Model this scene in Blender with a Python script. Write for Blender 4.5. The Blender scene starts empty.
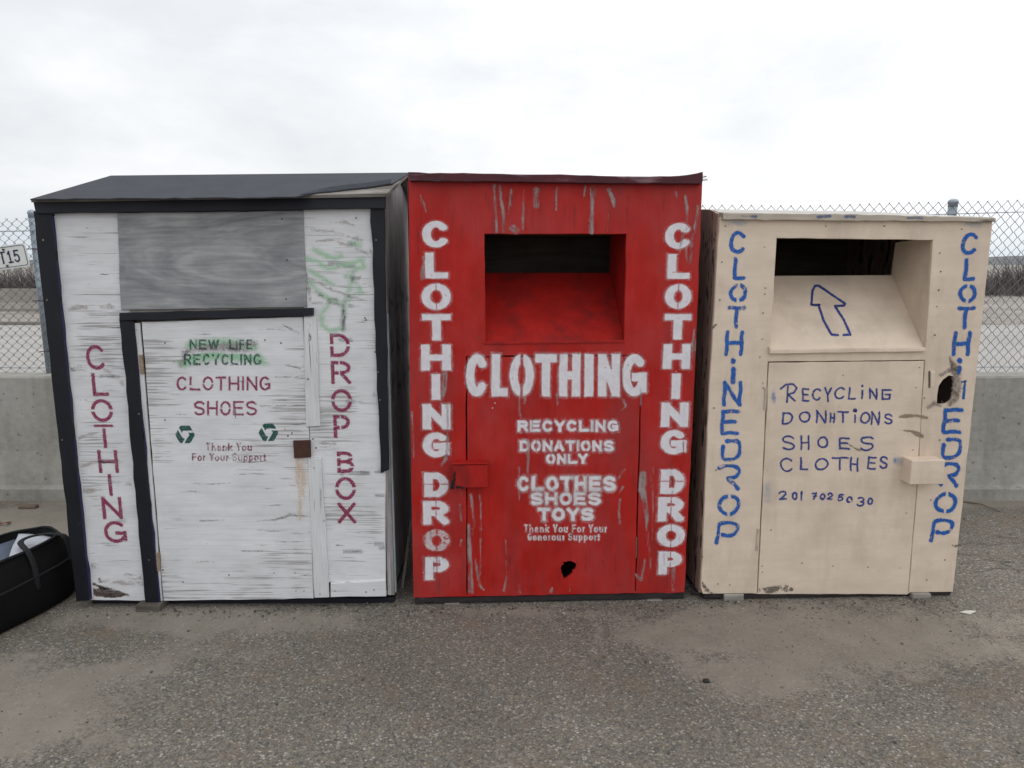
import bpy, bmesh, math, random
import numpy as np
from mathutils import Vector, Matrix
from mathutils.geometry import tessellate_polygon

random.seed(7)
rng = np.random.default_rng(7)
S = bpy.context.scene
COL = S.collection
R = math.radians

# ------------------------------------------------------------------ camera
FOC, CAMH, PITCH = 694.0, 1.6, R(9.81)
cam_d = bpy.data.cameras.new("camera")
cam = bpy.data.objects.new("camera", cam_d)
COL.objects.link(cam)
cam.location = (0, 0, CAMH)
cam.rotation_euler = (math.pi / 2 - PITCH, 0, 0)
cam_d.sensor_width = 36.0
cam_d.lens = FOC / 1024 * 36.0
cam_d.clip_start = 0.05
cam_d.clip_end = 5000
S.camera = cam

# ------------------------------------------------------------------ light
SUN_EL, SUN_ROT = R(58), R(25)
S.view_settings.view_transform = 'Standard'
S.view_settings.look = 'None'
S.view_settings.exposure = 0.16
S.view_settings.gamma = 1.0
S.cycles.use_denoising = True
S.cycles.max_bounces = 8
S.cycles.transparent_max_bounces = 24

world = bpy.data.worlds.new("World")
S.world = world
world.use_nodes = True
nt = world.node_tree
nt.nodes.clear()


def nd(t, typ, **kw):
    n = t.nodes.new(typ)
    for k, v in kw.items():
        setattr(n, k, v)
    return n


def ramp(t, src, stops, interp='LINEAR'):
    r = nd(t, 'ShaderNodeValToRGB')
    r.color_ramp.interpolation = interp
    e = r.color_ramp.elements
    while len(e) < len(stops):
        e.new(0.5)
    for i, (p, c) in enumerate(stops):
        e[i].position = p
        e[i].color = (c[0], c[1], c[2], 1) if hasattr(c, '__len__') else (c, c, c, 1)
    t.links.new(src, r.inputs[0])
    return r.outputs[0]


def mth(t, op, a, b=None, c=None, clamp=False):
    m = nd(t, 'ShaderNodeMath', operation=op, use_clamp=clamp)
    for i, v in enumerate((a, b, c)):
        if v is None:
            continue
        if isinstance(v, (int, float)):
            m.inputs[i].default_value = v
        else:
            t.links.new(v, m.inputs[i])
    return m.outputs[0]


def mix(t, fac, a, b, blend='MIX'):
    m = nd(t, 'ShaderNodeMix', data_type='RGBA', blend_type=blend)
    for sock, v in ((m.inputs[0], fac), (m.inputs[6], a), (m.inputs[7], b)):
        if isinstance(v, (int, float)):
            sock.default_value = v
        elif isinstance(v, (tuple, list)):
            sock.default_value = (v[0], v[1], v[2], 1)
        else:
            t.links.new(v, sock)
    return m.outputs[2]


def noise(t, vec, scale, detail=4, rough=0.55, dist=0.0):
    n = nd(t, 'ShaderNodeTexNoise')
    n.inputs['Scale'].default_value = scale
    n.inputs['Detail'].default_value = detail
    n.inputs['Roughness'].default_value = rough
    n.inputs['Distortion'].default_value = dist
    if vec is not None:
        t.links.new(vec, n.inputs['Vector'])
    return n.outputs['Fac']


def mapping(t, vec, scale=(1, 1, 1), loc=(0, 0, 0), rot=(0, 0, 0)):
    m = nd(t, 'ShaderNodeMapping')
    m.inputs['Scale'].default_value = scale
    m.inputs['Location'].default_value = loc
    m.inputs['Rotation'].default_value = rot
    t.links.new(vec, m.inputs['Vector'])
    return m.outputs[0]


sky = nd(nt, 'ShaderNodeTexSky', sky_type='NISHITA')
sky.sun_disc = False
sky.sun_elevation = SUN_EL
sky.sun_rotation = SUN_ROT
tc = nd(nt, 'ShaderNodeTexCoord')
sep = nd(nt, 'ShaderNodeSeparateXYZ')
nt.links.new(tc.outputs['Generated'], sep.inputs[0])
cl_map = mapping(nt, tc.outputs['Generated'], (1.0, 1.0, 2.4), (0.35, 0.0, 0.2))
c1 = noise(nt, cl_map, 1.9, 6, 0.52, 0.3)
c2 = noise(nt, cl_map, 6.5, 5, 0.6, 0.2)
cl = mth(nt, 'ADD', mth(nt, 'ADD', mth(nt, 'MULTIPLY', c1, 0.55), mth(nt, 'MULTIPLY', c2, 0.17)), 0.14)
# the cloud deck is thicker (greyer) towards the west than the east
cl = mth(nt, 'ADD', cl, mth(nt, 'MULTIPLY', sep.outputs[0], 0.27))
cloud = ramp(nt, cl, [(0.26, (0.64, 0.66, 0.685)), (0.40, (0.73, 0.745, 0.765)), (0.50, (0.86, 0.87, 0.88)), (0.57, (1.0, 1.0, 1.0)), (0.70, (1.08, 1.08, 1.08))])
# CIE-overcast: brighter overhead, slightly blue-grey band low on the horizon
zen = nd(nt, 'ShaderNodeMapRange')
nt.links.new(sep.outputs[2], zen.inputs[0])
zen.inputs[1].default_value = 0.0
zen.inputs[2].default_value = 1.0
zen.inputs[3].default_value = 1.0
zen.inputs[4].default_value = 1.35
band = mth(nt, 'SUBTRACT', 1.0, mth(nt, 'MULTIPLY', mth(nt, 'ABSOLUTE', sep.outputs[2]), 11.0), clamp=True)
cloud = mix(nt, mth(nt, 'MULTIPLY', band, 0.85), cloud, (0.60, 0.68, 0.76))
bg_sky = nd(nt, 'ShaderNodeBackground')
bg_sky.inputs[1].default_value = 0.1
nt.links.new(sky.outputs[0], bg_sky.inputs[0])
bg_cl = nd(nt, 'ShaderNodeBackground')
nt.links.new(cloud, bg_cl.inputs[0])
nt.links.new(zen.outputs[0], bg_cl.inputs[1])
mixw = nd(nt, 'ShaderNodeMixShader')
mixw.inputs[0].default_value = 0.93
nt.links.new(bg_sky.outputs[0], mixw.inputs[1])
nt.links.new(bg_cl.outputs[0], mixw.inputs[2])
wo = nd(nt, 'ShaderNodeOutputWorld')
nt.links.new(mixw.outputs[0], wo.inputs[0])

sun_d = bpy.data.lights.new("sun", 'SUN')
sun_d.energy = 0.5
sun_d.angle = R(25)
sun_d.color = (1.0, 0.97, 0.93)
sun = bpy.data.objects.new("sun", sun_d)
COL.objects.link(sun)
# direction to the sun, same as the sky's
sd_ = Vector((math.sin(SUN_ROT) * math.cos(SUN_EL), math.cos(SUN_ROT) * math.cos(SUN_EL), math.sin(SUN_EL)))
sun.rotation_euler = (-sd_).to_track_quat('-Z', 'Y').to_euler()
sun.location = sd_ * 30


# ------------------------------------------------------------------ picture measurements -> places
def ray(px, py):
    x = (px - 512) / FOC
    y = -(py - 384) / FOC
    return Vector((x, math.cos(PITCH) + y * math.sin(PITCH), -math.sin(PITCH) + y * math.cos(PITCH)))


CAM = Vector((0, 0, CAMH))


def hit(px, py, p0, n):
    d = ray(px, py)
    return CAM + d * ((p0 - CAM).dot(n) / d.dot(n))


def gnd(px, py, z=0.0):
    return hit(px, py, Vector((0, 0, z)), Vector((0, 0, 1)))


# ------------------------------------------------------------------ materials
def new_mat(name, rough=0.7, spec=0.3):
    m = bpy.data.materials.new(name)
    m.use_nodes = True
    t = m.node_tree
    b = t.nodes['Principled BSDF']
    b.inputs['Roughness'].default_value = rough
    b.inputs['Specular IOR Level'].default_value = spec
    return m, t, b


def obj_coord(t, shift=True):
    tc = nd(t, 'ShaderNodeTexCoord')
    if not shift:
        return tc.outputs['Object']
    oi = nd(t, 'ShaderNodeObjectInfo')
    va = nd(t, 'ShaderNodeVectorMath', operation='ADD')
    sc = mth(t, 'MULTIPLY', oi.outputs['Random'], 9.0)
    t.links.new(tc.outputs['Object'], va.inputs[0])
    t.links.new(sc, va.inputs[1])
    return va.outputs[0]


def bump(t, b, h, strength=0.3, dist=0.002):
    bp = nd(t, 'ShaderNodeBump')
    bp.inputs['Strength'].default_value = strength
    bp.inputs['Distance'].default_value = dist
    t.links.new(h, bp.inputs['Height'])
    t.links.new(bp.outputs[0], b.inputs['Normal'])


def painted_wood(name, paint, wood, grain='X', crack=(0.60, 0.66), peel=(0.66, 0.70), var=0.12, rough=0.6, fine=95,
                 dark=(0.10, 0.09, 0.085), crack_mix=0.85, speck=0.0, spec=0.3, streak=0.86, clump=0.35, fade=None, grime=0.0):
    m, t, b = new_mat(name, rough, spec)
    co = obj_coord(t)
    f = (lambda a, c: (a, a, c)) if grain == 'X' else (lambda a, c: (c, c, a))
    wob = noise(t, co, 5, 2)
    g1 = noise(t, mapping(t, co, f(3.0, fine)), 1.0, 5, 0.6, 0.35)
    g2 = noise(t, mapping(t, co, f(5.5, 26)), 1.0, 6, 0.62, 0.6)
    big = noise(t, co, 2.6, 3)
    mid = noise(t, mapping(t, co, f(5, 9)), 1.0, 5, 0.6)
    ck = ramp(t, mth(t, 'ADD', g1, mth(t, 'MULTIPLY', mth(t, 'SUBTRACT', big, 0.5), clump)), [(crack[0], 0), (crack[1], 1)])
    pl = ramp(t, mth(t, 'ADD', g2, mth(t, 'MULTIPLY', mth(t, 'SUBTRACT', mid, 0.5), 0.45)), [(peel[0], 0), (peel[1], 1)])
    pv = ramp(t, mid, [(0.3, 1 - var), (0.7, 1.0)])
    base = mix(t, 1.0, paint, pv, 'MULTIPLY')
    soft = ramp(t, mth(t, 'ADD', mth(t, 'MULTIPLY', g1, 0.6), mth(t, 'MULTIPLY', g2, 0.4)), [(0.36, streak), (0.56, 1.0)])
    base = mix(t, 1.0, base, soft, 'MULTIPLY')
    if fade:
        fd = ramp(t, mth(t, 'ADD', mth(t, 'MULTIPLY', big, 0.6), mth(t, 'MULTIPLY', mid, 0.4)), [(0.46, 0), (0.66, 0.6)])
        base = mix(t, fd, base, fade)
    if grime:
        gm = noise(t, mapping(t, co, (9, 9, 1.6) if grain == 'Z' else (7, 7, 2.2)), 1.0, 5, 0.65)
        base = mix(t, ramp(t, gm, [(0.48, 0), (0.68, grime)]), base, dark)
    wv = mix(t, wob, [c * 0.7 for c in wood], wood)
    wv = mix(t, ramp(t, g1, [(0.4, 0), (0.62, 1)]), wv, dark)
    c = mix(t, pl, base, wv)
    c = mix(t, mth(t, 'MULTIPLY', ck, crack_mix), c, dark)
    if speck:
        sp = nd(t, 'ShaderNodeTexVoronoi')
        sp.inputs['Scale'].default_value = 38
        t.links.new(co, sp.inputs['Vector'])
        s1 = ramp(t, mth(t, 'ADD', sp.outputs['Distance'], mth(t, 'MULTIPLY', noise(t, co, 14, 2), 0.5)), [(0.24, 1), (0.30, 0)])
        c = mix(t, mth(t, 'MULTIPLY', s1, speck), c, dark)
    t.links.new(c, b.inputs['Base Color'])
    h = mth(t, 'SUBTRACT', mth(t, 'MULTIPLY', g1, 0.5), mth(t, 'ADD', mth(t, 'MULTIPLY', ck, 0.8), mth(t, 'MULTIPLY', pl, 0.4)))
    bump(t, b, h, 0.45, 0.0015)
    return m


def bare_wood(name, c0, c1, c2, grain='X', fine=40, rough=0.85, swirl=1.4):
    m, t, b = new_mat(name, rough, 0.2)
    co = obj_coord(t)
    f = (lambda a, c: (a, a, c)) if grain == 'X' else (lambda a, c: (c, c, a))
    g1 = noise(t, mapping(t, co, f(1.6, fine * 0.22)), 1.0, 6, 0.62, swirl)
    g2 = noise(t, mapping(t, co, f(4, fine * 2.2)), 1.0, 4, 0.6, 0.3)
    big = noise(t, co, 7, 4)
    k = mth(t, 'ADD', mth(t, 'MULTIPLY', g1, 0.55), mth(t, 'ADD', mth(t, 'MULTIPLY', g2, 0.25), mth(t, 'MULTIPLY', big, 0.2)))
    c = ramp(t, k, [(0.36, c0), (0.5, c1), (0.64, c2)])
    t.links.new(c, b.inputs['Base Color'])
    bump(t, b, k, 0.4, 0.002)
    return m


def plain(name, col, rough=0.6, var=0.25, scale=14, spec=0.3, metal=0.0, bmp=0.15, dist=0.002, spots=None):
    m, t, b = new_mat(name, rough, spec)
    b.inputs['Metallic'].default_value = metal
    co = obj_coord(t)
    n1 = noise(t, co, scale, 5, 0.6)
    n2 = noise(t, co, scale * 0.2, 3)
    k = mth(t, 'ADD', mth(t, 'MULTIPLY', n1, 0.5), mth(t, 'MULTIPLY', n2, 0.5))
    c = ramp(t, k, [(0.3, [x * (1 - var) for x in col]), (0.7, [min(1, x * (1 + var * 0.6)) for x in col])])
    if spots:
        sp = ramp(t, noise(t, co, scale * 2.6, 4, 0.65), [(spots[1], 0), (spots[1] + 0.04, 1)])
        c = mix(t, sp, c, spots[0])
    t.links.new(c, b.inputs['Base Color'])
    bump(t, b, n1, bmp, dist)
    return m


def decal_mat(name, col, soft=0.5, halo=0.0, halo_w=3.0, amp=1.0, nscale=120, wear=(0.0, 0.05), opac=1.0, rough=0.6, grain=None, col2=None):
    """paint whose edge is the signed distance stored on the mesh as 'sd' (photo pixels)"""
    m, t, b = new_mat(name, rough, 0.25)
    at = nd(t, 'ShaderNodeAttribute', attribute_name='sd')
    co = obj_coord(t, False)
    if grain:
        co = mapping(t, co, grain)
    n = noise(t, co, nscale, 4, 0.6)
    n2 = noise(t, co, nscale * 0.3, 4, 0.65)
    sd = mth(t, 'ADD', at.outputs['Fac'], mth(t, 'MULTIPLY', mth(t, 'SUBTRACT', n, 0.5), amp * 2))
    n3 = noise(t, co, 17, 3, 0.6)
    sd = mth(t, 'ADD', sd, mth(t, 'MULTIPLY', mth(t, 'SUBTRACT', n3, 0.5), amp * 1.5))
    mr = nd(t, 'ShaderNodeMapRange', interpolation_type='SMOOTHSTEP')
    t.links.new(sd, mr.inputs[0])
    for i, v in enumerate((-soft, soft, 1.0, 0.0)):
        mr.inputs[1 + i].default_value = v
    cov = mr.outputs[0]
    if halo:
        m2 = nd(t, 'ShaderNodeMapRange', interpolation_type='SMOOTHSTEP')
        t.links.new(sd, m2.inputs[0])
        for i, v in enumerate((-0.5, halo_w, halo, 0.0)):
            m2.inputs[1 + i].default_value = v
        cov = mth(t, 'MAXIMUM', cov, mth(t, 'MULTIPLY', m2.outputs[0], ramp(t, noise(t, co, 9, 3, 0.6), [(0.36, 0.35), (0.64, 1.5)])))
    if wear[1] > 0:
        w = ramp(t, n2, [(wear[0], 0), (wear[0] + wear[1], 1)])
        cov = mth(t, 'MULTIPLY', cov, w)
    cov = mth(t, 'MULTIPLY', cov, opac)
    # fine speckle: each paint droplet either covers or not
    sn = nd(t, 'ShaderNodeVectorMath', operation='SNAP')
    t.links.new(obj_coord(t, False), sn.inputs[0])
    sn.inputs[1].default_value = (0.0011, 0.0011, 0.0011)
    wn = nd(t, 'ShaderNodeTexWhiteNoise')
    t.links.new(sn.outputs[0], wn.inputs[0])
    cov = mth(t, 'GREATER_THAN', cov, wn.outputs['Value'])
    if col2:
        c = mix(t, ramp(t, n2, [(0.35, 0), (0.65, 1)]), col, col2)
        t.links.new(c, b.inputs['Base Color'])
    else:
        b.inputs['Base Color'].default_value = (*col, 1)
    t.links.new(cov, b.inputs['Alpha'])
    return m


WOODG = (0.33, 0.29, 0.27)
M = {}
M['white_ply'] = painted_wood('white painted plywood', (0.82, 0.825, 0.85), WOODG, crack=(0.61, 0.675), peel=(0.735, 0.76), var=0.15, fine=150, dark=(0.22, 0.205, 0.20), crack_mix=0.65, clump=0.75)
M['white_ply_worn'] = painted_wood('white painted plywood worn', (0.82, 0.825, 0.85), WOODG, crack=(0.59, 0.66), peel=(0.68, 0.70), var=0.17, fine=135, dark=(0.22, 0.205, 0.20), crack_mix=0.7, clump=0.75)
M['white_strip'] = painted_wood('white painted batten', (0.76, 0.77, 0.78), WOODG, grain='Z', crack=(0.66, 0.7), peel=(0.70, 0.73), var=0.15)
M['black_trim'] = painted_wood('black painted trim', (0.013, 0.014, 0.021), (0.13, 0.12, 0.12), grain='Z', crack=(0.9, 0.95), peel=(0.72, 0.76), var=0.4, rough=0.5)
M['black_trim_h'] = painted_wood('black painted fascia', (0.018, 0.019, 0.029), (0.13, 0.12, 0.12), grain='X', crack=(0.9, 0.95), peel=(0.74, 0.78), var=0.4, rough=0.5)
M['blue_edge'] = plain('dark blue paint edge', (0.024, 0.022, 0.075), 0.5)
M['grey_ply'] = bare_wood('weathered grey plywood', (0.18, 0.184, 0.195), (0.295, 0.30, 0.312), (0.44, 0.44, 0.445), fine=34, swirl=2.6)
M['side_ply'] = bare_wood('weathered side plywood', (0.24, 0.21, 0.22), (0.42, 0.39, 0.40), (0.60, 0.58, 0.585), grain='Z', fine=50)
M['old_wood'] = bare_wood('old grey lumber', (0.12, 0.11, 0.10), (0.26, 0.24, 0.215), (0.42, 0.39, 0.35), grain='X', fine=60)
M['old_wood_v'] = bare_wood('old grey lumber upright', (0.16, 0.15, 0.145), (0.33, 0.315, 0.30), (0.48, 0.46, 0.45), grain='Z', fine=60)
M['base_old'] = painted_wood('dark stained base rail', (0.045, 0.036, 0.040), (0.20, 0.17, 0.17), grain='X', crack=(0.62, 0.68), peel=(0.60, 0.68), var=0.5, dark=(0.02, 0.018, 0.02))
M['skid'] = bare_wood('dirty skid wood', (0.06, 0.052, 0.045), (0.12, 0.105, 0.09), (0.20, 0.18, 0.155))
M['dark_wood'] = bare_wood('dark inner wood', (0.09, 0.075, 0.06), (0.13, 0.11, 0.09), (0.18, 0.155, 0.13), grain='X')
M['felt'] = plain('slate roofing felt', (0.052, 0.058, 0.070), 0.8, 0.25, 30, 0.2, bmp=0.4)
M['red'] = painted_wood('red painted plywood', (0.50, 0.020, 0.015), (0.24, 0.16, 0.16), grain='Z', crack=(0.70, 0.76), peel=(0.74, 0.80), var=0.22,
                        rough=0.5, fine=60, dark=(0.16, 0.04, 0.04), crack_mix=0.5, spec=0.18, fade=(0.40, 0.055, 0.055), grime=0.35, streak=0.9)
M['red_dull'] = painted_wood('dull red metal', (0.47, 0.021, 0.017), (0.12, 0.05, 0.045), grain='Z', crack=(0.9, 0.95), peel=(0.66, 0.76), var=0.3, rough=0.45, dark=(0.08, 0.02, 0.02), spec=0.2, grime=0.5)
M['red_roof'] = painted_wood('dull red roof edge', (0.11, 0.024, 0.034), (0.30, 0.17, 0.20), grain='X', crack=(0.66, 0.72), peel=(0.54, 0.64), var=0.5, fine=60, dark=(0.03, 0.02, 0.03))
M['red_side'] = bare_wood('dark stained side wood', (0.05, 0.022, 0.022), (0.09, 0.04, 0.04), (0.14, 0.07, 0.065), grain='Z')
M['beige'] = painted_wood('beige painted plywood', (0.80, 0.665, 0.535), (0.30, 0.23, 0.17), grain='X', crack=(0.80, 0.84), peel=(0.88, 0.9), var=0.16, streak=0.955,
                          rough=0.6, fine=55, dark=(0.26, 0.19, 0.15), speck=0.4, grime=0.22)
M['beige_edge'] = painted_wood('beige worn edge', (0.60, 0.52, 0.43), (0.26, 0.22, 0.18), grain='X', crack=(0.60, 0.66), peel=(0.60, 0.66), var=0.3, dark=(0.09, 0.075, 0.07))
M['osb'] = painted_wood('brown weathered strand board', (0.50, 0.33, 0.27), (0.08, 0.065, 0.065), grain='Z', crack=(0.62, 0.68), peel=(0.56, 0.60), var=0.4, fine=30, dark=(0.035, 0.028, 0.028))
M['roof_sheet'] = bare_wood('pale weathered roof sheet', (0.36, 0.35, 0.33), (0.52, 0.50, 0.47), (0.66, 0.64, 0.61))
M['rust'] = plain('rusty brown steel', (0.075, 0.034, 0.026), 0.75, 0.4, 60, 0.3, bmp=0.3)
M['hinge'] = plain('worn hinge steel', (0.42, 0.34, 0.25), 0.55, 0.5, 80, 0.4, metal=0.3, spots=((0.16, 0.07, 0.03), 0.55))
M['nail'] = plain('rusty nail', (0.10, 0.075, 0.06), 0.6, 0.3, 200)
M['concrete'] = plain('pale concrete', (0.335, 0.328, 0.30), 0.9, 0.22, 9, 0.2, bmp=0.35, spots=((0.25, 0.24, 0.21), 0.66))
def concrete_mat():
    m, t, b = new_mat('stained concrete', 0.92, 0.2)
    co = obj_coord(t, False)
    n1 = noise(t, co, 1.6, 6, 0.62)
    n2 = noise(t, co, 22, 5, 0.65)
    run = noise(t, mapping(t, co, (7, 7, 0.8)), 1.0, 5, 0.6)
    c = ramp(t, mth(t, 'ADD', mth(t, 'MULTIPLY', n1, 0.6), mth(t, 'MULTIPLY', n2, 0.4)), [(0.32, (0.24, 0.232, 0.205)), (0.5, (0.345, 0.338, 0.308)), (0.68, (0.43, 0.42, 0.39))])
    c = mix(t, ramp(t, run, [(0.5, 0), (0.7, 0.45)]), c, (0.20, 0.19, 0.165))
    pit = nd(t, 'ShaderNodeTexVoronoi')
    pit.inputs['Scale'].default_value = 16
    t.links.new(co, pit.inputs['Vector'])
    pm_ = ramp(t, mth(t, 'ADD', pit.outputs['Distance'], mth(t, 'MULTIPLY', n2, 0.4)), [(0.28, 1), (0.33, 0)])
    c = mix(t, mth(t, 'MULTIPLY', pm_, 0.55), c, (0.13, 0.12, 0.105))
    t.links.new(c, b.inputs['Base Color'])
    bump(t, b, mth(t, 'SUBTRACT', n2, pm_), 0.5, 0.004)
    return m


M['concrete'] = concrete_mat()
M['galv'] = plain('galvanised steel', (0.33, 0.385, 0.43), 0.45, 0.25, 30, 0.5, metal=0.25)
M['wire'] = plain('galvanised wire', (0.135, 0.13, 0.16), 0.5, 0.35, 60, 0.5, metal=0.3, spots=((0.12, 0.07, 0.05), 0.66))
M['plate'] = plain('white enamel plate', (0.74, 0.76, 0.74), 0.4, 0.08, 20)
M['bag'] = plain('black nylon', (0.0055, 0.0055, 0.006), 0.75, 0.3, 140, 0.12, bmp=0.25, dist=0.001)
M['bag_trim'] = plain('black webbing', (0.010, 0.0105, 0.013), 0.7, 0.3, 160, 0.25, bmp=0.3, dist=0.001)
M['paper'] = plain('white paper', (0.50, 0.52, 0.57), 0.55, 0.08, 8)
M['blue_cloth'] = plain('blue grey cloth', (0.10, 0.12, 0.165), 0.85, 0.3, 30)
M['twig'] = plain('dry brown twigs', (0.135, 0.118, 0.108), 0.9, 0.45, 6)
M['pebble'] = plain('grey pebbles', (0.22, 0.205, 0.185), 0.85, 0.55, 25)
M['stick'] = plain('dry stick', (0.17, 0.13, 0.095), 0.85, 0.3, 40)
M['leaf'] = plain('dead leaf', (0.16, 0.06, 0.035), 0.8, 0.4, 60)
M['cable'] = plain('black cable', (0.03, 0.026, 0.026), 0.6)


# ------------------------------------------------------------------ building helpers
def tag(o, label=None, cat=None, group=None, kind=None):
    for k, v in (('label', label), ('category', cat), ('group', group), ('kind', kind)):
        if v:
            o[k] = v
    return o


def link(name, me, mat, parent=None, smooth=False):
    o = bpy.data.objects.new(name, me)
    COL.objects.link(o)
    if mat is not None:
        me.materials.append(mat)
    if parent is not None:
        o.parent = parent
    if smooth:
        me.shade_smooth()
    return o


def mesh_from(name, vs, fs):
    me = bpy.data.meshes.new(name)
    me.from_pydata([tuple(v) for v in vs], [], fs)
    me.validate()
    me.update()
    return me


def bm_obj(name, bm, mat, parent=None, smooth=False):
    bmesh.ops.recalc_face_normals(bm, faces=bm.faces)
    me = bpy.data.meshes.new(name)
    bm.to_mesh(me)
    bm.free()
    return link(name, me, mat, parent, smooth)


def add_box(bm, x0, x1, y0, y1, z0, z1, bev=0.0):
    n = bmesh.new()
    bmesh.ops.create_cube(n, size=1)
    for v in n.verts:
        v.co = Vector((x0 + (v.co.x + .5) * (x1 - x0), y0 + (v.co.y + .5) * (y1 - y0), z0 + (v.co.z + .5) * (z1 - z0)))
    if bev:
        bmesh.ops.bevel(n, geom=n.edges[:], offset=bev, segments=1, affect='EDGES')
    me = bpy.data.meshes.new('tmp')
    n.to_mesh(me)
    n.free()
    bm.from_mesh(me)
    bpy.data.meshes.remove(me)


def add_tube(bm, pts, r, n=6, flat=1.0, cap=True):
    pts = [Vector(p) for p in pts]
    rings = []
    for i, p in enumerate(pts):
        d = (pts[min(i + 1, len(pts) - 1)] - pts[max(i - 1, 0)]).normalized()
        a = d.cross(Vector((0, 0, 1)))
        if a.length < 0.05:
            a = d.cross(Vector((0, 1, 0)))
        a.normalize()
        c = d.cross(a).normalized()
        rr = r[i] if hasattr(r, '__len__') else r
        rings.append([bm.verts.new(p + a * (rr * math.cos(2 * math.pi * k / n)) + c * (rr * flat * math.sin(2 * math.pi * k / n))) for k in range(n)])
    for a, b in zip(rings, rings[1:]):
        for k in range(n):
            bm.faces.new((a[k], a[(k + 1) % n], b[(k + 1) % n], b[k]))
    if cap:
        bm.faces.new(rings[0][::-1])
        bm.faces.new(rings[-1])


def densify(poly, step, amp, rnd):
    out = []
    n = len(poly)
    for i in range(n):
        a = np.array(poly[i], float)
        b = np.array(poly[(i + 1) % n], float)
        L = np.linalg.norm(b - a)
        k = max(1, int(L / step))
        nr = np.array((-(b - a)[1], (b - a)[0])) / max(L, 1e-6)
        for j in range(k):
            p = a + (b - a) * j / k
            if j:
                p = p + nr * rnd.normal(0, amp)
            out.append((float(p[0]), float(p[1])))
    return out


def area2(poly):
    return sum(poly[i][0] * poly[(i + 1) % len(poly)][1] - poly[(i + 1) % len(poly)][0] * poly[i][1] for i in range(len(poly)))


def inset(poly, d):
    """move a counter-clockwise outline inwards by d"""
    n = len(poly)
    out = []
    for i in range(n):
        p0, p1, p2 = (np.array(poly[(i + k) % n]) for k in (-1, 0, 1))
        e1 = (p1 - p0) / max(np.linalg.norm(p1 - p0), 1e-9)
        e2 = (p2 - p1) / max(np.linalg.norm(p2 - p1), 1e-9)
        n1 = np.array((-e1[1], e1[0]))
        n2 = np.array((-e2[1], e2[0]))
        nn = n1 + n2
        L = np.linalg.norm(nn)
        nn = nn / L if L > 0.3 else n1
        out.append(tuple(p1 + nn * d / max(nn.dot(n1), 0.5)))
    return out


def slab_mesh(name, loops, to3, t, bev):
    """loops: outer + holes in 2D (u,v); to3(u,v,depth) gives the 3D point, depth 0 at the front"""
    loops = [list(l) for l in loops]
    if area2(loops[0]) < 0:
        loops[0].reverse()
    for i in range(1, len(loops)):
        if area2(loops[i]) > 0:
            loops[i].reverse()
    vs, fs = [], []
    ringsets = []
    for depth, ins in ((0.0, bev), (bev, 0.0), (t, 0.0)):
        rs = []
        for l in loops:
            q = inset(l, ins) if ins else l
            s = len(vs)
            vs.extend(to3(u, v, depth) for u, v in q)
            rs.append((s, len(q)))
        ringsets.append(rs)
    flat = [inset(l, bev) if bev else l for l in loops]
    tris = tessellate_polygon([[Vector((u, v, 0)) for u, v in l] for l in flat])
    off0 = ringsets[0][0][0]
    off2 = ringsets[2][0][0]
    for a, b, c in tris:
        pts = [p for l in flat for p in l]
        ar = (pts[b][0] - pts[a][0]) * (pts[c][1] - pts[a][1]) - (pts[b][1] - pts[a][1]) * (pts[c][0] - pts[a][0])
        if abs(ar) < 1e-12:
            continue
        if ar < 0:
            a, b, c = a, c, b
        fs.append((off0 + a, off0 + b, off0 + c))
        fs.append((off2 + a, off2 + c, off2 + b))
    for r0, r1 in ((0, 1), (1, 2)):
        for (s0, n), (s1, _) in zip(ringsets[r0], ringsets[r1]):
            for k in range(n):
                j = (k + 1) % n
                fs.append((s0 + k, s1 + k, s1 + j, s0 + j))
    return mesh_from(name, vs, fs)


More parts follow.
